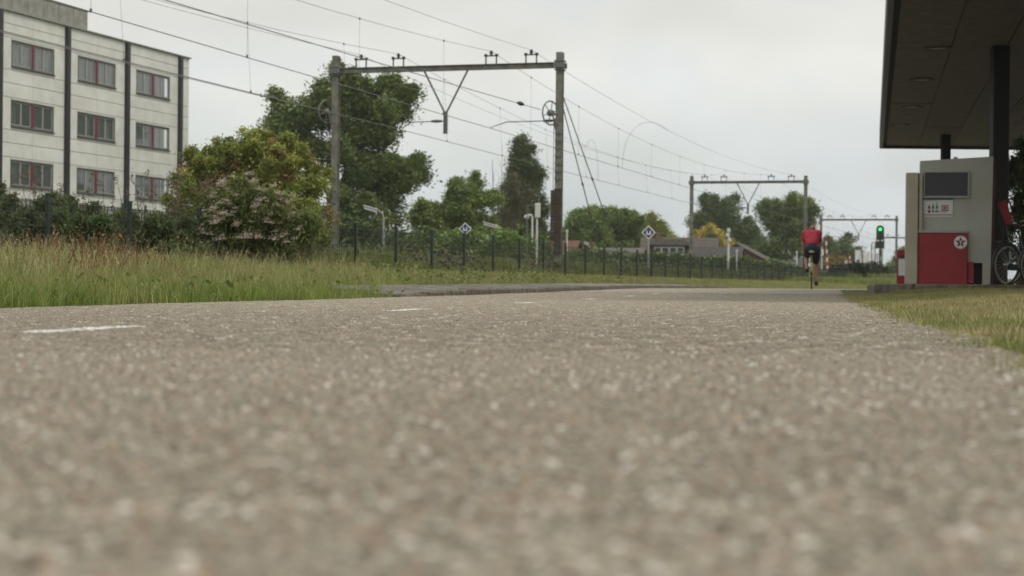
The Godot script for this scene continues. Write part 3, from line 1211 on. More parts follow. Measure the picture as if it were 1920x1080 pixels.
func posts_and_signs() -> void:
	diamond_sign("nearer blue diamond sign with a white bracket, on a dark post, left of the poplar", v(-1.62, 0.5, 62), 1.53, 0.44, M.fence)
	diamond_sign("dark blue diamond sign on a grey post in front of the dormer house", v(5.4, 0.5, 72), 1.76, 0.56, M.galv)
	platform_lamp("taller tube lamp leaning left in front of the big tree", v(-6.05, 0.9, 85), 2.7, 0.85)
	platform_lamp("shorter tube lamp among the shrubs left of the poplar", v(-0.55, 0.95, 102), 2.5, 1.0)
	platform_lamp("small distant tube lamp in front of the rounded trees", v(5.4, 0.9, 125), 2.1, 0.45)
	var o := thing("camera_pole", "white pole with a round camera head bent to the left, right of the poplar", "pole", v(1.03, 0.9, 95))
	var b := MB.new()
	b.tube([Vector3(0, -0.3, 0), Vector3(0, 2.75, 0), Vector3(-0.05, 2.88, 0), Vector3(-0.3, 2.88, 0)], [0.055, 0.05, 0.05, 0.05], 8)
	part("pole", b, M.white_metal, o)
	b = MB.new()
	b.lathe([Vector2(0.001, -0.14), Vector2(0.1, -0.1), Vector2(0.13, 0), Vector2(0.09, 0.09), Vector2(0.001, 0.12)], Transform3D(Basis.IDENTITY, Vector3(-0.32, 2.78, 0)), 10)
	part("camera_head", b, M.white_metal, o)
	o = thing("cabinet_pole", "white pole carrying a tall pale box near its top, beside the near portal's right pole", "pole", v(0.83, 0.4, 62))
	b = MB.new()
	b.rod(Vector3(0, -0.3, 0), Vector3(0, 2.4, 0), 0.035, 8)
	part("pole", b, M.white_metal, o)
	b = MB.new()
	b.box(Vector3(0.02, 2.28, 0), Vector3(0.19, 0.5, 0.14), 0.02)
	part("box", b, M.white_metal, o)
	b = MB.new()
	b.box(Vector3(-0.02, 1.25, 0), Vector3(0.09, 0.12, 0.08), 0.01)
	part("bracket", b, M.galv, o)
	o = thing("wind_gauge", "dark wind gauge on a bracket beside the poplar", "wind gauge", v(0.75, 0.9, 80))
	b = MB.new()
	b.rod(Vector3(-0.12, -0.3, 0), Vector3(-0.12, 2.8, 0), 0.03, 6)
	b.rod(Vector3(-0.12, 2.72, 0), Vector3(0.42, 2.76, 0), 0.025, 6)
	b.rod(Vector3(0.38, 2.76, 0), Vector3(0.4, 3.12, 0), 0.022, 6)
	part("arm", b, M.pole_dark, o)
	b = MB.new()
	for k in 3:
		var w := TAU * k / 3.0 + 0.5
		var e := Vector3(0.4 + cos(w) * 0.2, 3.12 + sin(w) * 0.12, sin(w) * 0.12)
		b.rod(Vector3(0.4, 3.12, 0), e, 0.014, 5)
		b.lathe([Vector2(0.001, -0.06), Vector2(0.06, -0.02), Vector2(0.06, 0.03), Vector2(0.001, 0.06)], Transform3D(Basis.IDENTITY, e), 8)
	part("cups", b, M.pole_dark, o)
	for q in [["slim white pole before the rounded trees, bare at the top", 3.3, 110.0, 0.9, 2.45, 0.05], ["short white post between the white pole and the pale house", 14.6, 118.0, 0.9, 1.5, 0.04], ["white post close to the cyclist's left side", 22.9, 146.0, 0.9, 2.0, 0.05]]:
		o = thing("white_post", q[0], "post", v(q[1], q[3], q[2]))
		b = MB.new()
		b.rod(Vector3(0, -0.3, 0), Vector3(0, q[4], 0), q[5], 8)
		part("pole", b, M.white_metal, o)
		b = MB.new()
		b.box(Vector3(0, q[4] + 0.06, 0), Vector3(0.14, 0.16, 0.12), 0.02)
		part("cap", b, M.white_metal, o)
	o = thing("mast", "thick white pole with small boxes at its top, right of the yellow bush", "pole", v(12.5, 0.9, 105))
	b = MB.new()
	b.rod(Vector3(0, -0.3, 0), Vector3(0, 2.6, 0), 0.07, 8)
	part("pole", b, M.white_metal, o)
	for k in 3:
		b = MB.new()
		b.box(Vector3([0.0, -0.05, 0.05][k], 2.3 - k * 0.28 + 0.2, 0.05), Vector3(0.2, 0.22, 0.18), 0.02)
		part("box", b, M.white_metal, o)


func crossing_barrier(label: String, where: Vector3, h: float) -> void:
	var o := thing("crossing_barrier", label, "level crossing barrier", where, -0.2, "raised barriers of the level crossing")
	var b := MB.new()
	b.box(Vector3(0, 0.35, 0), Vector3(0.6, 0.75, 0.5), 0.03)
	part("drive_box", b, M.white_metal, o)
	for k in 8:
		b = MB.new()
		var y := 0.8 + k * (h - 0.9) / 8.0
		b.box(Vector3(0.18 - 0.02 * k, y + (h - 0.9) / 16.0, 0.05), Vector3(0.14, (h - 0.9) / 8.0 - 0.004, 0.06), 0.005, Basis(Vector3(0, 0, 1), 0.03))
		part("arm_segment", b, M.sign_white if k % 2 == 0 else M.sign_red, o)
	b = MB.new()
	b.rod(Vector3(-0.3, -0.3, 0), Vector3(-0.3, h * 0.75, 0), 0.05, 8)
	part("post", b, M.white_metal, o)
	b = MB.new()
	b.box(Vector3(-0.3, h * 0.62, 0.08), Vector3(0.3, 0.5, 0.05), 0.01)
	part("lamp_board", b, M.sign_white, o)


func signal_mast() -> void:
	var o := thing("rail_signal", "black railway signal with a lit green lamp and a ladder", "railway signal", v(31.42, 0.9, 155), -0.15)
	var b := MB.new()
	b.rod(Vector3(0.0, -0.3, 0), Vector3(0.0, 2.6, 0), 0.09, 8)
	b.rod(Vector3(-0.2, -0.3, 0), Vector3(-0.2, 2.2, 0), 0.035, 6)
	b.rod(Vector3(0.2, 1.0, 0), Vector3(0.22, 2.6, 0), 0.035, 6)
	part("mast", b, M.black_metal, o)
	var shape := PackedVector2Array()
	for k in 13:
		var w := PI * k / 12.0
		shape.append(Vector2(cos(w) * 0.33, 4.28 + sin(w) * 0.33))
	shape.append_array(PackedVector2Array([Vector2(-0.33, 3.4), Vector2(-0.36, 3.38), Vector2(-0.36, 2.62), Vector2(0.36, 2.62), Vector2(0.36, 3.38), Vector2(0.33, 3.4)]))
	b = MB.new()
	b.prism(shape, -0.05, 0.05)
	part("back_board", b, M.black_metal, o)
	b = MB.new()
	for k in 3:
		b.ring(Vector3(0, 4.26 - k * 0.36, 0.08), Vector3(0, 0, 1), 0.125, 0.03, 18, 5)
	part("hood", b, M.black_metal, o)
	b = MB.new()
	b.lathe([Vector2(0.001, 0.035), Vector2(0.07, 0.03), Vector2(0.11, 0.005), Vector2(0.11, -0.01), Vector2(0.001, -0.012)], Transform3D(Basis(Vector3.RIGHT, PI / 2), Vector3(0, 4.26, 0.065)), 16)
	part("green_lamp", b, M.green_glow, o)
	for k in 2:
		b = MB.new()
		b.lathe([Vector2(0.001, 0.03), Vector2(0.1, 0.005), Vector2(0.001, -0.01)], Transform3D(Basis(Vector3.RIGHT, PI / 2), Vector3(0, 3.9 - k * 0.36, 0.065)), 14)
		part("dark_lamp", b, M.dark_glass, o)
	for e in [-0.18, 0.17]:
		b = MB.new()
		b.box(Vector3(e, 3.3, 0.06), Vector3(0.2, 0.1, 0.02))
		part("white_plate", b, M.sign_white, o)
	b = MB.new()
	b.tube([Vector3(-0.72, 0.5, 0), Vector3(-0.72, 2.95, 0), Vector3(-0.66, 3.12, 0), Vector3(-0.5, 3.16, 0), Vector3(-0.36, 3.1, 0)], [0.04], 6)
	b.rod(Vector3(-0.4, 0.0, 0), Vector3(-0.4, 3.1, 0), 0.04, 6)
	for k in 9:
		b.rod(Vector3(-0.72, 0.55 + k * 0.3, 0), Vector3(-0.4, 0.55 + k * 0.3, 0), 0.018, 5)
	part("ladder", b, M.black_metal, o)
	for q in [[2.72, 0.5], [1.92, 0.4]]:
		b = MB.new()
		b.box(Vector3(-0.55, q[0], 0.05), Vector3(0.22, q[1], 0.02), 0.005)
		part("white_plate", b, M.sign_white, o)
	b = MB.new()
	b.box(Vector3(0.1, 1.75, 0.06), Vector3(0.22, 0.35, 0.2), 0.03)
	part("control_box", b, M.galv, o)
	var l := OmniLight3D.new()
	l.name = "signal_light"
	l.light_color = Color(0.15, 1.0, 0.45)
	l.light_energy = 0.25
	l.light_size = 0.11
	l.omni_range = 30
	l.omni_attenuation = 2.0
	l.shadow_enabled = true
	l.position = Vector3(0, 4.26, 0.25)
	o.add_child(l, true)


func banner(label: String, where: Vector3, h: float, ph: float) -> void:
	var o := thing("banner_flag", label, "banner flag", where, -0.1, "white banner flags in a row")
	var b := MB.new()
	b.rod(Vector3(0, -0.3, 0), Vector3(0, h, 0), 0.04, 6)
	part("pole", b, M.white_metal, o)
	var rows: Array = []
	for j in 9:
		var row: Array = []
		for i in 6:
			var t := j / 8.0
			var w := 0.66 * (0.9 + 0.12 * sin(ph + t * 3.0)) * (1.0 - 0.62 * smoothstep(0.45, 1.0, t))
			row.append(Vector3(0.04 + w * i / 5.0, h - 0.1 - t * (h - 0.7), 0.12 * sin(i * 1.3 + t * 4 + ph)))
		rows.append(row)
	b = MB.new()
	b.grid(rows)
	part("cloth", b, M.flag, o)


# ---------------------------------------------------------------- filling station
func pump() -> void:
	var o := thing("fuel_pump", "grey fuel pump with a red lower door, dark display and star badge", "fuel pump", v(7.29, 0.215, 30), -0.2)
	var b := MB.new()
	b.prism(PackedVector2Array([Vector2(-0.555, 0.80), Vector2(-0.545, 2.05), Vector2(0.63, 2.12), Vector2(0.60, 0.02), Vector2(0.475, 0.02), Vector2(0.475, 0.365), Vector2(0.235, 0.365), Vector2(0.235, 0.80)]), -0.5, 0.0)
	part("cabinet", b, M.pump_grey, o)
	b = MB.new()
	b.prism(PackedVector2Array([Vector2(0.633, 2.08), Vector2(0.675, 2.08), Vector2(0.65, 0.02), Vector2(0.604, 0.02)]), -0.5, -0.03)
	part("side_trim", b, M.pump_maroon, o)
	b = MB.new()
	b.box(Vector3(-0.675, 0.925, -0.12), Vector3(0.20, 1.85, 0.46), 0.012)
	part("nozzle_column", b, M.steel, o)
	b = MB.new()
	b.box(Vector3(-0.532, 1.35, -0.02), Vector3(0.055, 0.98, 0.2), 0.006)
	part("hose_cover", b, M.steel, o)
	b = MB.new()
	b.box(Vector3(-0.566, 1.1, -0.04), Vector3(0.01, 1.5, 0.2))
	part("dark_joint", b, M.black_metal, o)
	# display: frame, dark glass
	b = MB.new()
	b.box(Vector3(-0.12, 1.865, 0.02), Vector3(0.74, 0.025, 0.05), 0.006)
	b.box(Vector3(-0.12, 1.45, 0.02), Vector3(0.74, 0.035, 0.05), 0.006)
	b.box(Vector3(-0.478, 1.660, 0.02), Vector3(0.025, 0.381, 0.05), 0.006)
	b.box(Vector3(0.238, 1.660, 0.02), Vector3(0.025, 0.381, 0.05), 0.006)
	var disp := part("display_frame", b, M.frame_white, o)
	b = MB.new()
	b.box(Vector3(-0.12, 1.660, 0.012), Vector3(0.69, 0.38, 0.022))
	part("display", b, M.display, disp)
	b = MB.new()
	b.box(Vector3(-0.25, 1.418, 0.012), Vector3(0.5, 0.018, 0.03))
	part("shadow_gap", b, M.black_metal, o)
	# poster
	b = MB.new()
	b.box(Vector3(-0.25, 1.265, 0.006), Vector3(0.48, 0.285, 0.006))
	var pf := part("poster", b, M.sign_white, o)
	b = MB.new()
	b.quad(Vector3(-0.484, 1.127, 0.0105), Vector3(-0.484, 1.402, 0.0105), Vector3(-0.016, 1.402, 0.0105), Vector3(-0.016, 1.127, 0.0105))
	var pm := mat(1, 1, 1, 0.5)
	pm.albedo_texture = poster_print()
	part("print", b, pm, pf)
	# red door with badge
	b = MB.new()
	b.box(Vector3(-0.17, 0.42, 0.0), Vector3(0.80, 0.86, 0.16), 0.012)
	var door := part("red_door", b, M.pump_red, o)
	b = MB.new()
	b.box(Vector3(-0.17, 0.875, 0.02), Vector3(0.80, 0.045, 0.13), 0.008)
	part("door_ledge", b, M.frame_white, o)
	b = MB.new()
	b.box(Vector3(0.288, 0.2, -0.12), Vector3(0.105, 0.36, 0.3), 0.01)
	part("lower_red_panel", b, M.pump_red, o)
	b = MB.new()
	b.box(Vector3(0.36, 0.19, -0.35), Vector3(0.24, 0.36, 0.2))
	part("dark_recess", b, M.black_metal, o)
	var ctr := Vector3(0.115, 0.70, 0.083)
	b = MB.new()
	b.lathe([Vector2(0.106, 0.0), Vector2(0.106, 0.006), Vector2(0.001, 0.0061)], Transform3D(Basis(Vector3.RIGHT, PI / 2), ctr), 32)
	var badge := part("badge", b, M.sign_white, door)
	var star := PackedVector2Array()
	for k in 10:
		var w := PI / 2 + TAU * k / 10.0
		star.append(Vector2(cos(w), sin(w)) * (0.093 if k % 2 == 0 else 0.038))
	b = MB.new()
	b.prism(star, 0.007, 0.010, Transform3D(Basis.IDENTITY, ctr))
	part("star", b, M.badge_dark, door)
	b = MB.new()
	b.box(ctr + Vector3(0, 0.018, 0.0115), Vector3(0.05, 0.016, 0.003))
	b.box(ctr + Vector3(0, -0.010, 0.0115), Vector3(0.017, 0.04, 0.003))
	part("letter", b, M.sign_white, door)
	b = MB.new()
	b.box(Vector3(0.03, 2.1, -0.2), Vector3(0.08, 0.06, 0.08), 0.02)
	part("top_cap", b, M.pump_grey, o)
	# the nozzle holder on the far side, red hood
	b = MB.new()
	b.prism(PackedVector2Array([Vector2(0.70, 1.38), Vector2(0.86, 1.42), Vector2(0.98, 1.0), Vector2(0.86, 0.98)]), -0.45, -0.25)
	part("nozzle_hood", b, M.pump_red, o)
	b = MB.new()
	b.box(Vector3(0.74, 1.08, -0.36), Vector3(0.18, 0.66, 0.2), 0.02)
	b.tube([Vector3(0.84, 1.0, -0.3), Vector3(0.92, 0.6, -0.3), Vector3(0.84, 0.25, -0.32), Vector3(0.74, 0.5, -0.34)], [0.018], 8)
	part("hose", b, M.black_metal, o)


func poster_print() -> ImageTexture:      # flat print: bottles, a tag, a line of blurred lettering and a red strip
	var im := Image.create(256, 152, false, Image.FORMAT_RGB8)
	im.fill(Color(0.86, 0.86, 0.84))
	im.fill_rect(Rect2i(6, 6, 120, 5), Color(0.6, 0.6, 0.62))
	for k in 3:
		var x := 40 + k * 34
		var c: Color = [Color(0.15, 0.17, 0.22), Color(0.35, 0.4, 0.5), Color(0.3, 0.5, 0.3)][k]
		im.fill_rect(Rect2i(x, 60 - k * 6, 20, 58 + k * 4), c)
		im.fill_rect(Rect2i(x + 6, 44 - k * 10, 8, 18), c)
		im.fill_rect(Rect2i(x + 2, 78, 16, 18), Color(0.75, 0.75, 0.72))
	im.fill_rect(Rect2i(160, 48, 60, 52), Color(0.3, 0.3, 0.42))
	im.fill_rect(Rect2i(168, 55, 44, 36), Color(0.8, 0.72, 0.68))
	im.fill_rect(Rect2i(178, 62, 22, 22), Color(0.7, 0.3, 0.28))
	for k in 14:
		im.fill_rect(Rect2i(100 + k * 8, 104 + (k % 2) * 2, 5, 9), Color(0.25, 0.35, 0.6))
	im.fill_rect(Rect2i(0, 132, 256, 9), Color(0.72, 0.22, 0.22))
	im.flip_y()
	return ImageTexture.create_from_image(im)


func canopy() -> void:
	var o := thing("station_canopy", "dark flat canopy on black columns over the fuel pumps", "canopy", v(0, 0, 0))
	var edge := func(z: float) -> float: return 5.74 + (z - 27.7) * 0.1985
	var zs := [16.0, 22.4, 29.3, 36.8, 43.9, 50.2, 57.0]
	var y := 4.62
	var b := MB.new()
	var cnt := 0
	for i in 6:
		for k in 9:
			var za: float = zs[i]
			var zb: float = zs[i + 1]
			var wa := 0.16 + k * 1.02
			var q := MB.new()
			var y0 := y + 0.003 * float((i * 5 + k * 3) % 4)
			var g := 0.008
			q.prism(PackedVector2Array([Vector2(edge.call(za) + wa + g, -za - g), Vector2(edge.call(za) + wa + 1.02 - g, -za - g), Vector2(edge.call(zb) + wa + 1.02 - g, -zb + g), Vector2(edge.call(zb) + wa + g, -zb + g)]), 0.0, 0.03, Transform3D(Basis(Vector3.RIGHT, Vector3(0, 0, 1), Vector3.UP), Vector3(0, y0, 0)))
			piece("ceiling_panel", cnt, q.done(), M.ceiling[(i * 2 + k) % 2], o)
			cnt += 1
	var corner := [Vector2(edge.call(16.0), -16.0), Vector2(edge.call(16.0) + 9.5, -16.0), Vector2(edge.call(57.0) + 9.5, -57.0), Vector2(edge.call(57.0), -57.0)]
	b = MB.new()
	b.prism(PackedVector2Array(corner), 0.06, 0.45, Transform3D(Basis(Vector3.RIGHT, Vector3(0, 0, 1), Vector3.UP), Vector3(0, y, 0)))
	part("roof", b, M.canopy_black, o)
	for k in 4:
		b = MB.new()
		var a: Vector2 = corner[k]
		var c: Vector2 = corner[(k + 1) % 4]
		var m := (a + c) / 2
		b.box(Vector3(m.x, y + 0.22, m.y), Vector3(a.distance_to(c) + 0.1, 0.62, 0.1 + 0.004 * k), 0.02, Basis(Vector3.UP, -atan2(c.y - a.y, c.x - a.x)))
		part("fascia", b, M.fascia, o)
	for q in [[8.97, 33.5, 0.3], [12.56, 52.7, 0.25], [5.2 + 12.2, 52.7, 0.25]]:
		b = MB.new()
		b.box(Vector3(q[0], (y + 0.15) / 2, -q[1]), Vector3(q[2], y - 0.15, q[2]), 0.02)
		b.box(Vector3(q[0], 0.2, -q[1]), Vector3(q[2] + 0.12, 0.06, q[2] + 0.12), 0.01)
		part("column", b, M.canopy_black, o)
	for q in [[7.86, 33.7], [8.72, 38.8], [9.78, 44.6], [10.55, 49.6]]:
		b = MB.new()
		b.lathe([Vector2(0.16, 0.0), Vector2(0.25, -0.02), Vector2(0.27, 0.01)], Transform3D(Basis.IDENTITY, Vector3(q[0], y - 0.01, -q[1])), 24)
		var dl := part("downlight", b, M.ceiling[1], o)
		b = MB.new()
		b.lathe([Vector2(0.001, 0.0), Vector2(0.17, 0.004)], Transform3D(Basis.IDENTITY, Vector3(q[0], y - 0.012, -q[1])), 24)
		part("lamp_glass", b, M.ceiling_light, dl)


func station() -> void:
	# the raised forecourt with its kerb
	var outline := [Vector2(5.95, 29.4), Vector2(6.35, 28.55), Vector2(7.2, 28.25), Vector2(30, 26.5), Vector2(34, 62), Vector2(14.5, 60), Vector2(11.2, 55.5), Vector2(9.75, 48.8), Vector2(6.15, 31.0)]
	var poly := PackedVector2Array()
	for q in outline:
		poly.append(Vector2(q.x, -q.y))
	var b := MB.new()
	b.prism(poly, -0.1, 0.205, Transform3D(Basis(Vector3.RIGHT, Vector3(0, 0, 1), Vector3.UP), Vector3.ZERO))
	struct("forecourt", b, M.concrete, "raised concrete forecourt of the filling station")
	var kerb := Node3D.new()
	kerb.name = "forecourt_kerb"
	kerb.set_meta("kind", "structure")
	kerb.set_meta("label", "weathered kerb round the forecourt")
	add_child(kerb, true)
	var line := [Vector2(12.5, 27.84), Vector2(7.2, 28.25), Vector2(6.35, 28.55), Vector2(5.95, 29.4), Vector2(6.15, 31.0), Vector2(9.75, 48.8), Vector2(11.2, 55.5)]
	var k := 0
	var r := RandomNumberGenerator.new()
	r.seed = 3
	for i in line.size() - 1:
		var a: Vector2 = line[i]
		var c: Vector2 = line[i + 1]
		var cnt := maxi(1, int(round(a.distance_to(c) / 1.0)))
		for j in cnt:
			var p0 := a.lerp(c, float(j) / cnt)
			var p1 := a.lerp(c, float(j + 1) / cnt)
			var m := (p0 + p1) / 2
			var q := MB.new()
			q.box(Vector3.ZERO, Vector3(p0.distance_to(p1) - 0.012, 0.36, 0.15), 0.02)
			piece("kerb_stone", k, q.done(), M.kerb[r.randi() % 2], kerb, Transform3D(Basis(Vector3.UP, atan2(p1.y - p0.y, p1.x - p0.x)) * Basis(Vector3.RIGHT, r.randf_range(-0.02, 0.02)), v(m.x, 0.035 + r.randf_range(-0.006, 0.006), m.y)))
			k += 1
	canopy()
	pump()
	var o := thing("fuel_pump", "distant red fuel pump with a white panel, left of the grey pump", "fuel pump", v(12.1, 0.205, 55), -0.23)
	b = MB.new()
	b.box(Vector3(0, 0.16, 0), Vector3(0.85, 0.32, 0.5), 0.015)
	part("red_base", b, M.pump_red, o)
	b = MB.new()
	b.box(Vector3(0.02, 0.58, 0), Vector3(0.78, 0.52, 0.48), 0.015)
	part("white_panel", b, M.sign_white, o)
	b = MB.new()
	b.box(Vector3(0, 0.965, 0), Vector3(0.85, 0.25, 0.5), 0.015)
	var hd := part("red_head", b, M.pump_red, o)
	b = MB.new()
	b.box(Vector3(0.0, 0.9, 0.253), Vector3(0.7, 0.07, 0.01))
	part("dark_display", b, M.display, hd)
	b = MB.new()
	b.box(Vector3(-0.41, 0.58, 0), Vector3(0.028, 0.52, 0.5), 0.01)
	part("red_edge", b, M.pump_red, o)
	# ivy-grown post at the edge of the forecourt
	o = thing("ivy_column", "dark ivy growing up a tall post at the right edge", "ivy", v(7.78, 0.2, 26.6))
	b = MB.new()
	b.rod(Vector3(0, -0.2, 0), Vector3(0, 2.5, 0), 0.1, 8)
	part("post", b, M.bark, o)
	var blobs: Array = []
	r.seed = 9
	for i in 9:
		blobs.append([Vector3(r.randf_range(-0.03, 0.22), 0.95 + i * 0.2, r.randf_range(-0.1, 0.1)), Vector3(0.36, 0.3, 0.36)])
	crown(o, blobs, 60.0, 3600, M.sprig_fine, M.leaf, 0.55, Color(0.035, 0.065, 0.018), 0.3, 21, Color(0, 0, 0, 0), 0.0, "leaves")


# ---------------------------------------------------------------- bicycles and the cyclist
func bicycle(label: String, where: Vector3, turn: float, lean: float, frame_m: Material, saddle_m: Material, upright: bool, group := "") -> Node3D:
	var o := thing("bicycle", label, "bicycle", where, turn, group)
	o.rotation = Vector3(0, turn, lean)
	var R := 0.335
	var rear := Vector3(0, R + 0.012, 0.46)
	var front := Vector3(0, R + 0.012, -0.60)
	var bb := Vector3(0, 0.29, 0.0)
	var seat_top := Vector3(0, 0.80, 0.17)
	var head_lo := Vector3(0, 0.62, -0.44)
	var head_hi := Vector3(0, 0.80, -0.39)
	for e in 2:
		var at: Vector3 = rear if e == 0 else front
		var w := MB.new()
		w.ring(at, Vector3.RIGHT, R - 0.014, 0.017, 40, 8)
		var tyre := part("rear_wheel" if e == 0 else "front_wheel", w, M.rubber, o)
		w = MB.new()
		w.ring(at, Vector3.RIGHT, R - 0.036, 0.011, 40, 6)
		part("rim", w, M.steel, tyre)
		w = MB.new()
		for k in 28:
			var a := TAU * k / 28.0
			w.rod(at + Vector3(0.025 if k % 2 else -0.025, 0, 0), at + Vector3(0, sin(a), cos(a)) * (R - 0.04), 0.0016, 3)
		part("spokes", w, M.steel, tyre)
		w = MB.new()
		w.rod(at - Vector3(0.05, 0, 0), at + Vector3(0.05, 0, 0), 0.022, 10)
		part("hub", w, M.steel, tyre)
	var f := MB.new()
	f.rod(bb, seat_top, 0.016, 8)
	f.rod(bb, head_lo, 0.019, 8)
	f.rod(Vector3(0, 0.74, 0.15) if not upright else Vector3(0, 0.6, 0.1), head_hi if not upright else head_lo + Vector3(0, 0.08, 0.02), 0.016, 8)
	f.rod(head_lo - Vector3(0, 0.02, 0), head_hi + Vector3(0, 0.04, 0), 0.02, 8)
	for s in [-1.0, 1.0]:
		f.rod(bb + Vector3(s * 0.03, 0, 0), rear + Vector3(s * 0.058, 0, 0), 0.009, 6)
		f.rod(Vector3(s * 0.02, 0.76, 0.155), rear + Vector3(s * 0.058, 0, 0), 0.008, 6)
		f.tube([head_lo + Vector3(s * 0.03, -0.03, 0), head_lo + Vector3(s * 0.055, -0.1, -0.02), front + Vector3(s * 0.055, 0, 0)], [0.012, 0.011, 0.008], 6)
	f.rod(bb - Vector3(0.04, 0, 0), bb + Vector3(0.04, 0, 0), 0.025, 10)
	part("frame", f, frame_m, o)
	f = MB.new()
	f.rod(seat_top - Vector3(0, 0.03, 0.005), Vector3(0, 0.95, 0.21), 0.013, 8)
	part("seat_post", f, frame_m, o)
	f = MB.new()
	f.tube([Vector3(0, 0.99, 0.425), Vector3(0, 0.995, 0.41), Vector3(0, 0.995, 0.33), Vector3(0, 0.98, 0.2), Vector3(0, 0.975, 0.08)], [0.045, 0.075, 0.078, 0.042, 0.018], 12)
	for i in f.p.size():      # a saddle is broad and shallow
		f.p[i].y = 0.985 + (f.p[i].y - 0.985) * 0.42
	part("saddle", f, saddle_m, o)
	f = MB.new()
	var hb := head_hi + Vector3(0, 0.16, -0.05)
	f.rod(head_hi, hb, 0.013, 8)
	if upright:
		hb += Vector3(0, 0.12, 0)
		f.rod(hb - Vector3(0, 0.12, 0), hb, 0.013, 8)
		f.tube([hb + Vector3(-0.29, -0.02, 0.26), hb + Vector3(-0.26, 0.03, 0.08), hb + Vector3(-0.12, 0.03, -0.03), hb, hb + Vector3(0.12, 0.03, -0.03), hb + Vector3(0.26, 0.03, 0.08), hb + Vector3(0.29, -0.02, 0.26)], [0.012], 8)
	else:
		f.rod(hb - Vector3(0.22, 0, 0.02), hb + Vector3(0.22, 0, -0.02), 0.013, 8)
		for s in [-1.0, 1.0]:
			f.tube([hb + Vector3(s * 0.21, 0, -0.02), hb + Vector3(s * 0.21, 0, -0.12), hb + Vector3(s * 0.21, -0.09, -0.14), hb + Vector3(s * 0.21, -0.13, -0.02)], [0.014], 7)
	part("handlebar", f, M.steel if upright else M.black_metal, o)
	f = MB.new()
	f.ring(bb + Vector3(0.05, 0, 0), Vector3.RIGHT, 0.09, 0.006, 24, 5)
	f.rod(bb + Vector3(0.06, 0, 0), bb + Vector3(0.07, -0.17, 0.0), 0.011, 6)
	f.rod(bb + Vector3(-0.06, 0, 0), bb + Vector3(-0.07, 0.17, 0.0), 0.011, 6)
	part("crank", f, M.steel, o)
	for s in [-1.0, 1.0]:
		f = MB.new()
		f.box(bb + Vector3(s * 0.125, -s * 0.17, 0), Vector3(0.09, 0.02, 0.08), 0.006)
		part("pedal", f, M.rubber, o)
	if upright:
		f = MB.new()
		for e in 2:
			var at: Vector3 = rear if e == 0 else front
			var arc: Array = []
			for k in 11:
				var a := lerpf(-0.15, 2.9, k / 10.0) if e == 0 else lerpf(0.5, 3.1, k / 10.0)
				arc.append(at + Vector3(0, sin(a), cos(a)) * (R + 0.022))
			f.tube(arc, [0.018], 6)
		part("mudguard", f, frame_m, o)
		f = MB.new()
		f.box(Vector3(0, 0.74, 0.5), Vector3(0.14, 0.015, 0.34), 0.005)
		f.rod(Vector3(0.06, 0.735, 0.55), rear + Vector3(0.06, 0, 0.02), 0.006, 5)
		f.rod(Vector3(-0.06, 0.735, 0.55), rear + Vector3(-0.06, 0, 0.02), 0.006, 5)
		part("luggage_rack", f, M.black_metal, o)
		f = MB.new()
		f.box(Vector3(0.045, 0.31, 0.2), Vector3(0.02, 0.1, 0.56), 0.01)
		part("chain_case", f, M.black_metal, o)
	else:
		f = MB.new()
		var arc: Array = []
		for k in 9:
			var a := lerpf(0.35, 1.9, k / 8.0)
			arc.append(rear + Vector3(0, sin(a), cos(a)) * (R + 0.02))
		f.tube(arc, [0.02], 6)
		part("mudguard", f, M.yellow_metal, o)
		f = MB.new()
		f.box(Vector3(0, 0.72, 0.275), Vector3(0.05, 0.05, 0.03), 0.008)
		part("rear_lamp", f, M.lamp_red, o)
	return o


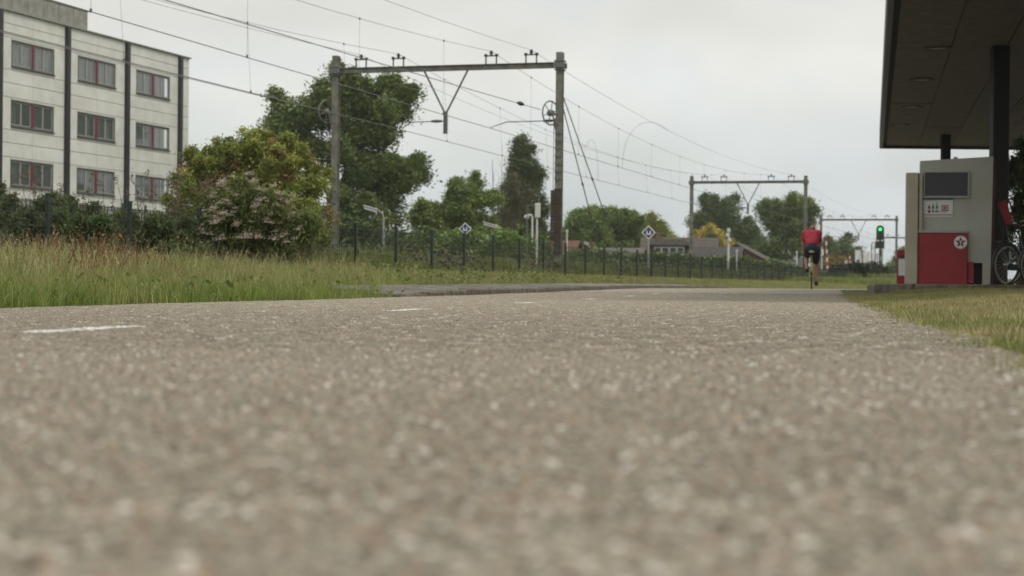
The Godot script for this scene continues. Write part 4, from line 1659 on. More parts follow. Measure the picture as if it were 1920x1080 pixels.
func cyclist() -> void:
	var turn := -0.165
	var at := v(7.86, road_h(47.6) + 0.006, 47.6)
	bicycle("yellowish road bicycle ridden away along the right side of the road", at, turn, 0.0, M.yellow_metal, M.saddle_tan, false)
	var o := thing("person", "person in a red jersey and dark blue shorts riding away on the road", "person", at, turn)
	# joints; forward is -z
	var hipL := Vector3(-0.095, 1.03, 0.24)
	var hipR := Vector3(0.095, 1.02, 0.24)
	var pelvis := Vector3(0, 1.08, 0.24)
	var waist := Vector3(0, 1.22, 0.14)
	var chest := Vector3(0, 1.40, -0.02)
	var neck := Vector3(0.005, 1.51, -0.21)
	var head := Vector3(0.012, 1.575, -0.36)
	var shL := Vector3(-0.185, 1.49, -0.09)
	var shR := Vector3(0.185, 1.49, -0.09)
	var elL := Vector3(-0.225, 1.20, -0.24)
	var elR := Vector3(0.205, 1.20, -0.26)
	var wrL := Vector3(-0.215, 1.02, -0.42)
	var wrR := Vector3(0.215, 1.02, -0.42)
	var knL := Vector3(-0.135, 0.86, -0.20)
	var knR := Vector3(0.115, 0.62, -0.08)
	var anL := Vector3(-0.125, 0.53, 0.08)
	var anR := Vector3(0.125, 0.20, 0.09)
	var toeL := Vector3(-0.13, 0.485, -0.07)
	var toeR := Vector3(0.13, 0.145, -0.06)
	var torso := [[pelvis + Vector3(-0.06, -0.02, 0), pelvis + Vector3(0.06, -0.02, 0), 0.125, 0.125], [pelvis, waist, 0.13, 0.125], [waist + Vector3(-0.04, 0, 0), chest + Vector3(-0.07, 0, 0), 0.115, 0.125], [waist + Vector3(0.04, 0, 0), chest + Vector3(0.07, 0, 0), 0.115, 0.125], [chest + Vector3(-0.08, 0.04, -0.03), chest + Vector3(0.08, 0.04, -0.03), 0.11, 0.11], [shL, shR, 0.068, 0.068]]
	var arms := [[shL, elL, 0.052, 0.042], [elL, wrL, 0.042, 0.028], [shR, elR, 0.052, 0.042], [elR, wrR, 0.042, 0.028]]
	var legs := [[hipL, knL, 0.092, 0.06], [hipR, knR, 0.092, 0.06], [knL, knL.lerp(anL, 0.35) + Vector3(0, 0, 0.03), 0.056, 0.056], [knL.lerp(anL, 0.35) + Vector3(0, 0, 0.03), anL, 0.056, 0.036], [knR, knR.lerp(anR, 0.35) + Vector3(0, 0, 0.035), 0.056, 0.058], [knR.lerp(anR, 0.35) + Vector3(0, 0, 0.035), anR, 0.058, 0.036], [anL, toeL, 0.036, 0.028], [anR, toeR, 0.036, 0.028]]
	var nk := [[chest + Vector3(0, 0.08, -0.06), neck, 0.07, 0.058], [neck, head + Vector3(0, -0.05, 0.02), 0.056, 0.06]]
	var bones := []
	bones.append_array(torso)
	bones.append_array(arms)
	bones.append_array(legs)
	bones.append_array(nk)
	var b := MB.new()
	flesh(bones, 0.014, 0.035, b)
	# head, looking ahead and a little down, with face
	var hb := MB.new()
	flesh([[head + Vector3(0, 0.03, 0.03), head + Vector3(0, 0.03, -0.035), 0.078, 0.072], [head + Vector3(0, -0.03, -0.04), head + Vector3(0, -0.075, -0.065), 0.055, 0.04], [head + Vector3(0, -0.005, -0.105), head + Vector3(0, -0.035, -0.122), 0.012, 0.016], [head + Vector3(-0.078, -0.01, 0.0), head + Vector3(-0.083, -0.045, -0.006), 0.017, 0.012], [head + Vector3(0.078, -0.01, 0.0), head + Vector3(0.083, -0.045, -0.006), 0.017, 0.012], [head + Vector3(-0.016, -0.065, -0.1), head + Vector3(0.016, -0.065, -0.1), 0.009, 0.009]], 0.006, 0.02, hb)
	for s in [-1.0, 1.0]:
		# hands closed round the bar: palm, four fingers of different lengths, thumb
		var w: Vector3 = wrL if s < 0 else wrR
		var g := Vector3(s * 0.21, 0.965, -0.47)
		var hand := [[w, g + Vector3(0, 0.035, 0.02), 0.026, 0.034]]
		for k in 4:
			var fx := (k - 1.5) * 0.021
			var l: float = [0.9, 1.0, 0.95, 0.75][k]
			var f0 := g + Vector3(fx, 0.035, -0.015)
			var f1 := g + Vector3(fx, 0.022, -0.045 * l)
			var f2 := g + Vector3(fx, -0.012, -0.05 * l)
			var f3 := g + Vector3(fx, -0.03, -0.022)
			hand.append_array([[f0, f1, 0.0095, 0.009], [f1, f2, 0.009, 0.0085], [f2, f3, 0.0085, 0.008]])
		var th := g + Vector3(-s * 0.04, 0.03, 0.02)
		hand.append_array([[th, th + Vector3(-s * 0.012, -0.02, -0.03), 0.011, 0.010], [th + Vector3(-s * 0.012, -0.02, -0.03), th + Vector3(-s * 0.004, -0.045, -0.045), 0.010, 0.009]])
		flesh(hand, 0.005, 0.008, hb)
	var off := b.p.size()
	b.p.append_array(hb.p)
	b.n.append_array(hb.n)
	b.t.append_array(hb.t)
	b.c.append_array(hb.c)
	for i in hb.ix:
		b.ix.append(i + off)
	part("body", b, M.skin, o)
	var grow := func(list: Array, e: float) -> Array:
		var out: Array = []
		for k in list:
			out.append([k[0], k[1], k[2] + e, k[3] + e])
		return out
	b = MB.new()
	var jersey: Array = grow.call(torso.slice(1), 0.012)
	jersey[0] = [pelvis.lerp(waist, 0.75), waist, 0.143, 0.138]
	jersey.append([shL, shL.lerp(elL, 0.62), 0.07, 0.062])
	jersey.append([shR, shR.lerp(elR, 0.62), 0.07, 0.062])
	for q in [[-0.12, 1.27, 0.10, 1.30, 0.235], [-0.05, 1.34, 0.13, 1.31, 0.185], [-0.13, 1.41, 0.02, 1.385, 0.125], [-0.10, 1.215, 0.12, 1.225, 0.262]]:
		jersey.append([Vector3(q[0], q[1], q[4]), Vector3(q[2], q[3], q[4] + 0.004), 0.018, 0.012])
	flesh(jersey, 0.014, 0.035, b)
	var js := part("jersey", b, M.jersey, o)
	b = MB.new()
	var stripe: Array = []
	for i in 13:
		var t := i / 12.0 - 0.5
		stripe.append(Vector3(t * 0.3, 1.385 - 0.16 * t * t, 0.155 - 0.55 * t * t))
	b.tube(stripe, [0.009], 5)
	part("white_stripe", b, M.sign_white, js)
	b = MB.new()
	var sh: Array = [[pelvis + Vector3(-0.07, -0.045, 0), pelvis + Vector3(0.07, -0.045, 0), 0.137, 0.137], [pelvis, pelvis.lerp(waist, 0.75), 0.138, 0.134], [hipL, hipL.lerp(knL, 0.66), 0.108, 0.085], [hipR, hipR.lerp(knR, 0.66), 0.108, 0.085]]
	flesh(sh, 0.014, 0.035, b)
	part("shorts", b, M.shorts, o)
	for s in 2:
		b = MB.new()
		var a: Vector3 = anL if s == 0 else anR
		var c: Vector3 = toeL if s == 0 else toeR
		flesh([[a + Vector3(0, -0.035, 0.025), c, 0.042, 0.036], [a, a + Vector3(0, -0.03, 0.01), 0.045, 0.045]], 0.01, 0.02, b)
		part("shoe", b, M.rubber, o)
	b = MB.new()
	flesh([[head + Vector3(0, 0.055, 0.045), head + Vector3(0, 0.055, -0.05), 0.076, 0.068]], 0.008, 0.02, b)
	part("cap", b, M.cap, o)


# ---------------------------------------------------------------- road, verge, plants
func speckle() -> ImageTexture:      # small stones seen from above, each with its own colour
	var side := 512
	var cells := 56
	var r := RandomNumberGenerator.new()
	r.seed = 5
	var at: Array = []
	var cc: Array = []
	for i in cells * cells:
		at.append(Vector2(r.randf(), r.randf()))
		cc.append((chip_colour(r) * 1.22).linear_to_srgb())
	var im := Image.create(side, side, false, Image.FORMAT_RGB8)
	for y in side:
		for x in side:
			var q := Vector2(x, y) * cells / float(side)
			var cx := int(q.x)
			var cy := int(q.y)
			var best := 9.0
			var second := 9.0
			var bi := 0
			for j in range(-1, 2):
				for i in range(-1, 2):
					var k := posmod(cy + j, cells) * cells + posmod(cx + i, cells)
					var d: float = q.distance_squared_to(Vector2(cx + i, cy + j) + at[k])
					if d < best:
						second = best
						best = d
						bi = k
					elif d < second:
						second = d
			im.set_pixel(x, y, cc[bi] if second - best > 0.12 else (cc[bi] as Color).darkened(0.18))
	return ImageTexture.create_from_image(im)


func road() -> void:
	var rows: Array = []
	var z := -30.0
	while z < 133.0:
		var row: Array = []
		for k in 13:
			var t := k / 12.0
			row.append(v(lerpf(road_l(z) - 0.02, road_r(z) + 0.02, t), road_h(z), z))
		rows.append(row)
		z += 0.5 if z < 60 else 1.5
	var b := MB.new()
	b.grid(rows)
	struct("road", b, M.road, "pale chip-sealed cycle road that fills the foreground")
	# dashes of worn white paint
	var r := RandomNumberGenerator.new()
	r.seed = 14
	for k in 11:
		var z0 := 5.08 + 4.62 * k
		b = MB.new()
		var cols: Array = []
		for i in 12:
			var t := i / 11.0
			var zz := z0 + 0.82 * t
			var wob := 0.012 * sin(i * 1.7 + k)
			var wide := 0.052 * (1.0 - 0.5 * smoothstep(0.8, 1.0, absf(t - 0.5) * 2.0))
			cols.append([v(dash_x(zz) - wide + wob, road_h(zz) + 0.0016, zz), v(dash_x(zz) + wide + wob, road_h(zz) + 0.0016, zz)])
		b.grid(cols)
		struct("road_marking", b, M.paint, "worn white dash of the centre line")
	# the chippings themselves: single stones close by, small handfuls farther on
	var xs: Array = []
	var cs: Array = []
	var one := MB.new()
	put_stone(one, stone(4), Transform3D.IDENTITY)
	var in_dash := func(x: float, zz: float) -> bool:
		var ph := fposmod(zz - 5.08, 4.62)
		return zz > 4.9 and ph < 0.8 and absf(x - dash_x(zz)) < 0.05
	for i in 210000:
		var zz := 0.25 + 4.15 * sqrt(r.randf())
		var x := r.randf_range(-1.0, 1.0) * (0.5 + 0.36 * zz)
		if x > road_r(zz) or r.randf() > (0.5 + 0.36 * zz) / 2.0 + 0.2 or r.randf() < smoothstep(3.2, 4.4, zz):
			continue
		var s := r.randf_range(0.0027, 0.0054)
		xs.append(Transform3D(Basis.from_euler(Vector3(r.randf_range(-0.4, 0.4), r.randf() * TAU, r.randf_range(-0.4, 0.4))).scaled(Vector3(s * r.randf_range(0.8, 1.3), s * 0.75, s)), v(x, r.randf_range(-0.0012, 0.0014), zz)))
		cs.append(chip_colour(r))
	scatter("road_chippings", one.done(), M.chips, xs, cs, self)
	var many := MB.new()
	for i in 12:
		var w := r.randf() * TAU
		var o := Vector3(cos(w), 0, sin(w)) * 0.018 * sqrt(r.randf())
		var s := r.randf_range(0.0028, 0.0054)
		var g := r.randf_range(0.65, 1.35)
		many.tint = Color(g, g * r.randf_range(0.95, 1.02), g * r.randf_range(0.9, 1.04))
		put_stone(many, stone(40 + i), Transform3D(Basis.from_euler(Vector3(0, r.randf() * TAU, 0)).scaled(Vector3(s * 1.15, s * 0.75, s)), o + Vector3(0, r.randf_range(-0.0012, 0.0014), 0)))
	xs = []
	cs = []
	for i in 150000:
		var zz := 3.2 + 30.0 * pow(r.randf(), 0.85)
		var a := maxf(road_l(zz) + 0.02, -0.34 * zz - 0.6)
		var e := minf(road_r(zz), 0.34 * zz + 0.8)
		if r.randf() > (e - a) / 5.6 or r.randf() < smoothstep(22.0, 33.0, zz) or r.randf() > smoothstep(3.2, 4.4, zz):
			continue
		var x := r.randf_range(a, e)
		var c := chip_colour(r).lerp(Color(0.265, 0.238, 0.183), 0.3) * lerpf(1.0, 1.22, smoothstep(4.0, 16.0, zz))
		if in_dash.call(x, zz):
			c = Color(0.72, 0.72, 0.69) if r.randf() < 0.75 else c * 1.4
		xs.append(Transform3D(Basis(Vector3.UP, r.randf() * TAU), v(x, road_h(zz), zz)))
		cs.append(c)
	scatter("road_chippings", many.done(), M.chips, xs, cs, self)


func ground() -> void:
	var rows: Array = []
	var z := -40.0
	var offs := [0.0, 0.12, 0.3, 0.6, 1.0, 1.35, 1.6, 2.0, 2.6, 3.4, 4.4, 5.6, 7.0, 9.0, 11.5, 14.5, 18, 22, 27, 33, 42, 60, 100, 200, 420]
	while z < 620.0:
		var row: Array = []
		var l := road_l(minf(z, 132.0))
		var rr := road_r(minf(z, 132.0))
		for i in range(offs.size() - 1, -1, -1):
			var x: float = l - 0.01 - offs[i]
			row.append(v(x, ground_h(x, z) if z < 132.0 else 0.9, z))
		for t in [0.04, 0.5, 0.96]:
			row.append(v(lerpf(l, rr, t), road_h(z) - 0.04 if z < 132.0 else 0.9, z))
		for i in offs.size():
			var x: float = rr + 0.01 + offs[i]
			row.append(v(x, ground_h(x, z) if z < 132.0 else 0.9, z))
		rows.append(row)
		z += 1.0 if z < 70 else (3.0 if z < 131 else 20.0)
	var b := MB.new()
	b.grid(rows)
	struct("ground", b, M.soil, "grassy ground of the verges and the land beyond the rails")


func pavement() -> void:
	var o := Node3D.new()
	o.name = "pavement"
	o.set_meta("kind", "structure")
	o.set_meta("label", "strip of grey paving with a mossy kerb on the left side of the road")
	add_child(o, true)
	var r := RandomNumberGenerator.new()
	r.seed = 8
	var tiles: Array = []
	for k in 3:
		var q := MB.new()
		q.box(Vector3.ZERO, Vector3(0.294, 0.05, 0.294), 0.006)
		tiles.append(q.done())
	var kb := MB.new()
	kb.box(Vector3.ZERO, Vector3(0.13, 0.3, 0.988), 0.018)
	var ks := kb.done()
	var n := 0
	var m := 0
	var z := 19.9
	while z < 64.0:      # kerb stones
		var a := Vector2(road_l(z) - 0.085, z)
		var c := Vector2(road_l(z + 1.0) - 0.085, z + 1.0)
		var turn := -atan2(c.x - a.x, c.y - a.y)
		var sink := 0.05 * (1.0 - smoothstep(19.9, 22.5, z))
		piece("kerb_stone", n, ks, M.kerb[r.randi() % 2], o, Transform3D(Basis(Vector3.UP, turn) * Basis(Vector3(0, 0, 1), r.randf_range(-0.04, 0.04)), v((a.x + c.x) / 2 + r.randf_range(-0.012, 0.012), road_h(z) - 0.068 - sink + r.randf_range(-0.008, 0.008), z + 0.5)))
		n += 1
		z += 1.0 * cos(turn)
	for j in 68:
		var zz := 20.1 + j * 0.301
		for i in 4:
			if j < 6 and i > j / 2 + 1:
				continue
			var x := road_l(zz) - 0.32 - i * 0.301
			var h := 0.063 + road_h(zz) + i * 0.014 - 0.03 * (1.0 - smoothstep(19.9, 22.5, zz))
			piece("paving_tile", m, tiles[r.randi() % 3], M.paving[r.randi() % 3], o, Transform3D(Basis(Vector3.UP, -0.165) * Basis.from_euler(Vector3(r.randf_range(-0.012, 0.012), 0, -0.045 + r.randf_range(-0.01, 0.01))), v(x, h - 0.02 + r.randf_range(-0.003, 0.003), zz)))
			m += 1
	var rows: Array = []
	z = 40.3
	while z < 64:
		rows.append([v(road_l(z) - 1.36, road_h(z) + 0.115, z), v(road_l(z) - 0.8, road_h(z) + 0.09, z), v(road_l(z) - 0.15, road_h(z) + 0.066, z)])
		z += 1.0
	var b := MB.new()
	b.grid(rows)
	part("paving_beyond", b, M.paving[1], o)


func verge() -> void:
	var r := RandomNumberGenerator.new()
	r.seed = 17
	var lush := grass_clump(20, 0.21, 0.12, 0.0075, 1)
	var tall := grass_clump(16, 0.32, 0.16, 0.007, 2)
	var short := grass_clump(22, 0.06, 0.11, 0.006, 3)
	var straw := stalk_clump(6, 0.40, 0.2, 4, 0.11, 0.012, Color(0.42, 0.39, 0.17), Color(0.55, 0.48, 0.28))
	var sorrel := stalk_clump(5, 0.50, 0.2, 5, 0.26, 0.022, Color(0.25, 0.16, 0.07), Color(0.27, 0.13, 0.065))
	var P := {"lush": [[], []], "tall": [[], []], "short": [[], []], "straw": [[], []], "sorrel": [[], []]}
	var nz := FastNoiseLite.new()
	nz.seed = 6
	nz.frequency = 0.35
	var put := func(kind: String, x: float, z: float, s: float, c: Color) -> void:
		P[kind][0].append(Transform3D(Basis(Vector3.UP, r.randf() * TAU).scaled(Vector3(s, s * r.randf_range(0.85, 1.2), s)), v(x, ground_h(x, z) - 0.01, z)))
		P[kind][1].append(c)
	var green := Color(0.15, 0.235, 0.035)
	var olive := Color(0.27, 0.275, 0.085)
	var dry := Color(0.42, 0.36, 0.18)
	for i in 52000:      # left verge: lush at the road, longer and drier behind, mown low along the fence farther on
		var z := 6.5 + 95.0 * pow(r.randf(), 1.7)
		var w := 0.30 * z + 1.0
		var l := r.randf() * 9.5
		var x := road_l(z) - 0.03 - l
		if x < -w or x > w:
			continue
		var fd := fence_d(x, z)
		if fd < -2.3:
			continue
		var pave := z > 20.4 and z < 64.0
		if pave and l < 1.42:
			continue
		var t := nz.get_noise_2d(x, z)
		var k := r.randf()
		var g := r.randf_range(0.75, 1.3) * (1.0 + 0.3 * t)
		var wild := (1.0 - smoothstep(-2.6, -0.6, x - 0.0)) * (1.0 - smoothstep(24.0, 36.0, z))     # how rank it grows
		wild = maxf(wild, 1.0 - smoothstep(14.0, 19.0, z))
		var near := l < 1.5 + t
		var base := green.lerp(olive, clampf(0.35 + t + r.randf_range(-0.3, 0.3), 0, 1))
		base = Color(base.r * g, base.g * g, base.b * g)
		if r.randf() < wild:
			if k < (0.80 if near else 0.52):
				put.call("lush", x, z, r.randf_range(0.5, 1.05) * (1.0 + 0.5 * t), base)
			elif k < (0.91 if near else 0.87):
				put.call("tall", x, z, r.randf_range(0.4, 0.9) * (1.0 + 0.5 * t), base.lerp(dry, 0.3))
			else:
				put.call("straw", x, z, r.randf_range(0.45, 0.9) * (0.65 if near else 1.0), Color(1, 1, 1) * g)
		else:
			if k < 0.5:
				put.call("lush", x, z, r.randf_range(0.3, 0.6), base.lerp(dry, 0.25))
			elif k < 0.93:
				put.call("short", x, z, r.randf_range(0.9, 1.6), base.lerp(dry, r.randf_range(0.2, 0.8)))
			else:
				put.call("straw", x, z, r.randf_range(0.25, 0.5), Color(1, 1, 1) * g)
	for i in 45:
		var z := r.randf_range(14.0, 22.0)
		var x := -0.225 * z + r.randfn() * 0.028 * z
		if road_l(z) - x > 1.6 and fence_d(x, z) > 0.0:
			put.call("sorrel", x, z, r.randf_range(0.6, 1.0), Color(1, 1, 1) * r.randf_range(0.7, 1.3))
	for i in 34000:      # right verge: short, dry turf
		var z := 2.2 + 26.5 * pow(r.randf(), 0.8)
		var x := road_r(z) - 0.03 + r.randf() * 5.0
		if x > 0.3 * z + 1.2 or z > 28.35 - (x - 6.0) * 0.05:
			continue
		var t := nz.get_noise_2d(x * 1.5, z * 1.5)
		var g := r.randf_range(0.75, 1.25)
		var c := dry.lerp(green, clampf(0.27 + t * 1.1 + r.randf_range(-0.25, 0.25), 0, 1)) * g
		put.call("short", x, z, r.randf_range(0.5, 1.2), c)
		if i % 60 == 0:
			put.call("straw", x, z, r.randf_range(0.14, 0.26), Color(1, 1, 1) * g)
	for i in 5200:       # weeds between the fence and the rails, thinner on the ballast
		var s := r.randf_range(-8.0, 130.0)
		var d := -0.2 - 4.6 * pow(r.randf(), 1.5)
		var q := along(s, d)
		var g := r.randf_range(0.7, 1.25)
		var t := nz.get_noise_2d(q.x * 0.6, q.y * 0.6)
		if r.randf() < 0.6 + t * 1.5:
			put.call("tall" if t > 0.05 else "lush", q.x, q.y, r.randf_range(0.6, 1.3) * (1.2 + t), green.lerp(olive, r.randf()) * g)
		elif r.randf() < 0.3:
			put.call("sorrel", q.x, q.y, r.randf_range(0.5, 0.9), Color(1, 1, 1) * g)
	for i in 1500:       # weeds along the forecourt kerb and round the pump
		var x := r.randf_range(5.9, 9.0)
		put.call("short", x, 27.95 - (x - 6.5) * 0.07 + r.randf_range(-0.5, 0.1), r.randf_range(0.9, 1.7), dry.lerp(green, r.randf() * 0.7))
	var wx: Array = []
	var wc: Array = []
	for i in 900:
		var z := r.randf_range(9.0, 60.0)
		var x := road_l(z) - 0.1 - r.randf() * 6.0
		if fence_d(x, z) < -1.5 or x < -0.3 * z - 0.5 or (z > 20.0 and road_l(z) - x < 1.6):
			continue
		var s := r.randf_range(0.6, 1.3)
		wx.append(Transform3D(Basis(Vector3.UP, r.randf() * TAU).scaled(Vector3(s, s * 0.9, s)), v(x, ground_h(x, z) + 0.07 * s, z)))
		wc.append(green.lerp(olive, r.randf()) * r.randf_range(0.5, 1.0))
	scatter("verge_weeds", M.sprig_fine, M.leaf, wx, wc, self)
	# dark scrub between the fence and the rails
	var bx: Array = []
	var bc: Array = []
	for i in 2600:
		var q := along(r.randf_range(-4.0, 140.0), -0.3 - 3.0 * pow(r.randf(), 1.3))
		var t := nz.get_noise_2d(q.x * 0.5, q.y * 0.5)
		if r.randf() > 0.5 + t * 1.6:
			continue
		var s := r.randf_range(1.1, 2.4)
		bx.append(Transform3D(Basis(Vector3.UP, r.randf() * TAU).scaled(Vector3(s, s, s)), v(q.x, ground_h(q.x, q.y) + r.randf_range(0.05, 0.38) * s * 0.6, q.y)))
		bc.append(Color(0.075, 0.105, 0.035).lerp(Color(0.17, 0.125, 0.06), r.randf() * 0.5) * r.randf_range(0.7, 1.4))
	scatter("trackside_scrub", M.sprig_fine, M.leaf, bx, bc, self)
	# rough grass where the road bends away
	for i in 2600:
		var z := r.randf_range(100.0, 170.0)
		var x := lerpf(0.135, 0.25, r.randf()) * z
		var y := 0.9 if z > 131.0 else ground_h(x, z)
		P.tall[0].append(Transform3D(Basis(Vector3.UP, r.randf() * TAU).scaled(Vector3(4.0, 1.3, 4.0) * r.randf_range(0.7, 1.2)), v(x, y, z)))
		P.tall[1].append(olive.lerp(green, r.randf()) * r.randf_range(0.6, 1.1))
	# fallen leaves and crumbs of soil along the edges of the tarmac
	var leaf := leaf_sprig(1, 0.0, 0.03, 9, 0.6)
	var lx: Array = []
	var lc: Array = []
	for i in 1500:
		var z := 2.5 + 34.0 * r.randf()
		var o := absf(r.randfn()) * 0.16 - 0.04
		var x := road_r(z) - o if i % 2 == 0 else road_l(z) + o
		lx.append(Transform3D(Basis.from_euler(Vector3(r.randf_range(-0.3, 0.3), r.randf() * TAU, 0)).scaled(Vector3.ONE * r.randf_range(0.3, 1.2)), v(x, road_h(z) + 0.005, z)))
		lc.append(Color(0.16, 0.115, 0.06) * r.randf_range(0.5, 1.6))
	scatter("fallen_leaves", leaf, M.blade, lx, lc, self)
	scatter("verge_grass", lush, M.blade, P.lush[0], P.lush[1], self)
	scatter("tall_grass", tall, M.blade, P.tall[0], P.tall[1], self)
	scatter("dry_turf", short, M.blade, P.short[0], P.short[1], self)
	scatter("straw_grass", straw, M.blade, P.straw[0], P.straw[1], self)
	scatter("red_sorrel", sorrel, M.blade, P.sorrel[0], P.sorrel[1], self)


func flower(label: String, x: float, z: float, h: float, spread: float, cnt: int, sd: int, m: Material, group: String) -> void:
	var r := RandomNumberGenerator.new()
	r.seed = sd
	var o := thing("yellow_flower", label, "flower", v(x, ground_h(x, z), z), 0.0, group)
	for k in cnt:
		var top := Vector3(r.randfn() * spread, h * r.randf_range(0.75, 1.1), r.randfn() * spread)
		var b := MB.new()
		b.tube([Vector3(top.x * 0.3, -0.02, top.z * 0.3), top * Vector3(0.7, 0.6, 0.7), top], [0.003, 0.0025, 0.002], 4, false)
		part("stem", b, M.stem, o)
		b = MB.new()
		for j in 9:
			var w := TAU * j / 9.0
			var d := Vector3(cos(w), 0.25, sin(w))
			b.tri(top, top + d * 0.018 + Vector3(-sin(w), 0, cos(w)) * 0.005, top + d * 0.018 - Vector3(-sin(w), 0, cos(w)) * 0.005)
		b.lathe([Vector2(0.009, 0), Vector2(0.006, 0.005), Vector2(0.0005, 0.007)], Transform3D(Basis.IDENTITY, top), 8)
		part("flower_head", b, m, o)


func plants() -> void:
	# the big leafy bush with yellowing leaves behind the fence
	var o := thing("yellowing_bush", "large round bush with yellow-green and reddish leaves", "bush", v(-5.42, 0.5, 37.2))
	o.scale = Vector3(0.9, 0.88, 0.9)
	var blobs := [[Vector3(0, 1.5, 0), Vector3(1.35, 1.0, 1.1)], [Vector3(-0.95, 1.15, 0.2), Vector3(0.8, 0.75, 0.8)], [Vector3(1.0, 1.35, 0), Vector3(0.8, 0.8, 0.8)], [Vector3(0.35, 2.1, 0), Vector3(0.85, 0.62, 0.8)], [Vector3(-0.45, 1.95, 0.1), Vector3(0.7, 0.55, 0.7)], [Vector3(1.15, 0.75, 0.2), Vector3(0.6, 0.6, 0.6)], [Vector3(0.7, 2.45, 0.0), Vector3(0.4, 0.3, 0.4)], [Vector3(-1.45, 0.8, 0.0), Vector3(0.4, 0.4, 0.4)], [Vector3(0, 0.6, -0.2), Vector3(1.2, 0.5, 0.7)]]
	trunk_and_limbs(o, blobs, 1.6, 0.07, M.bark, 5)
	crown(o, blobs, 55.0, 11500, M.sprig_fine, M.leaf, 0.95, Color(0.285, 0.32, 0.075), 0.32, 51, Color(0.33, 0.21, 0.09), 0.15, "foliage")
	# pink-flowered shrub before it
	o = thing("flowering_shrub", "tall dark-leaved plant with dusty pink flower heads before the bush", "shrub", v(-4.65, 0.38, 32.6))
	var fb := [[Vector3(0, 0.55, 0), Vector3(0.85, 0.55, 0.5)], [Vector3(-0.75, 0.35, 0), Vector3(0.5, 0.4, 0.4)], [Vector3(0.6, 0.4, 0), Vector3(0.45, 0.42, 0.4)], [Vector3(-0.1, 0.95, 0.0), Vector3(0.45, 0.4, 0.35)]]
	var b := MB.new()
	var r := RandomNumberGenerator.new()
	r.seed = 71
	for i in 26:
		var e := Vector3(r.randf_range(-1.15, 1.1), r.randf_range(0.7, 1.4), r.randf_range(-0.3, 0.4))
		b.tube([Vector3(e.x * 0.6, -0.1, e.z * 0.6), e * Vector3(0.85, 0.6, 0.85), e], [0.008, 0.006, 0.003], 5, false)
	part("stems", b, M.stem, o)
	crown(o, fb, 70.0, 4600, M.sprig_long, M.leaf, 0.8, Color(0.165, 0.205, 0.06), 0.35, 61, Color(0, 0, 0, 0), 0.0, "leaves")
	var heads: Array = []
	for k in 3:
		b = MB.new()
		for i in 46:
			var d := Vector3(r.randfn(), absf(r.randfn()) * 0.8, r.randfn()) * 0.036
			var g := r.randf_range(0.7, 1.25)
			b.tint = Color(g, g * r.randf_range(0.9, 1.1), g)
			for j in 2:
				var q := Basis.from_euler(Vector3(r.randf() * 6, r.randf() * 6, 0))
				b.tri(d + q * Vector3(-0.011, 0, 0), d + q * Vector3(0, 0.014, 0), d + q * Vector3(0.011, 0, 0))
		heads.append(b.done())
	var ca := 0.0
	var ch := 0.0
	for i in 96:
		if i % 4 == 0:      # heads stand in loose groups
			ca = r.randf_range(-1.2, 1.2)
			ch = r.randf_range(0.1, 1.0)
		var a := ca * 0.75 + 0.05 + r.randfn() * 0.11
		var hh := clampf(ch + r.randfn() * 0.17, 0.1, 1.05)
		var y := (1.42 - 0.42 * a * a) * (0.25 + 0.75 * hh) + (0.12 if a < 0.2 else 0.0) * hh
		piece("flower_head", i, heads[i % 3], M.pink, o, Transform3D(Basis(Vector3.UP, r.randf() * TAU).scaled(Vector3.ONE * r.randf_range(0.6, 1.25)), Vector3(a, y + 0.06, 0.92 - 0.42 * hh - 0.2 * absf(a) + r.randf_range(-0.1, 0.1))))
	# bramble thicket left of it, behind the fence, down to the bar fence
	var dark := Color(0.10, 0.14, 0.048)
	for q in [["bramble grown over the leftmost fence post in view", -6.95, 27.9, 1.6, 0.72], ["bramble sprawling over the fence below the left pilaster", -6.25, 30.2, 1.6, 0.62], ["low bramble at the fence post left of the pink flowers", -5.75, 31.8, 1.1, 0.6], ["dark bramble thicket at the far left edge of the verge", -9.6, 33.5, 2.8, 1.3], ["dark bramble thicket below the left pilaster", -8.3, 34.6, 2.4, 1.15], ["loose grey-green shrub with arching stems below the middle pilaster", -7.0, 35.0, 1.8, 0.85], ["straggling low shrub just left of the pink flowers", -6.2, 33.0, 1.1, 0.85], ["tangle of brambles behind the leftmost thicket", -11.6, 39.5, 3.4, 1.6]]:
		shrub("bramble", q[0], v(q[1], 0.45, q[2]), q[3], q[4], 1.2, 3000, M.sprig_fine, 0.8, dark, int(q[2] * 10), "brambles along the fence", 0.35, Color(0.14, 0.155, 0.055), 0.3)
	# tall reeds with drooping plumes over the brambles
	o = thing("reed_stand", "tall arching reed-like stems over the brambles at the left", "reed", v(-8.0, 0.4, 33.6))
	b = MB.new()
	for i in 110:
		var f := Vector3(r.randf_range(-2.2, 2.4), 0, r.randf_range(-0.6, 0.8))
		var h := r.randf_range(0.9, 1.85)
		var w := r.randf() * TAU
		var tip := f + Vector3(cos(w) * 0.32, h, sin(w) * 0.32)
		var g := r.randf_range(0.7, 1.3)
		b.tint = Color(0.11 * g, 0.12 * g, 0.045 * g)
		b.tube([f, f.lerp(tip, 0.6) + Vector3(0, h * 0.12, 0), tip], [0.005, 0.004, 0.002], 4, false)
		for k in 6:
			var at := f.lerp(tip, 0.4 + k * 0.11) + Vector3(0, h * 0.1, 0)
			blade(b, at, r.randf_range(0.05, 0.12), Vector3(r.randfn(), -0.3, r.randfn()) * 0.13, 0.012, r.randf() * 6)
		b.tint = Color(0.15 * g, 0.11 * g, 0.085 * g)
		for k in 14:
			var at := tip + Vector3(r.randfn() * 0.02, -k * 0.012, r.randfn() * 0.02)
			b.tri(at, at + Vector3(r.randfn(), -0.6, r.randfn()) * 0.03, at + Vector3(r.randfn(), -0.9, r.randfn()) * 0.03)
	part("stems", b, M.blade, o)
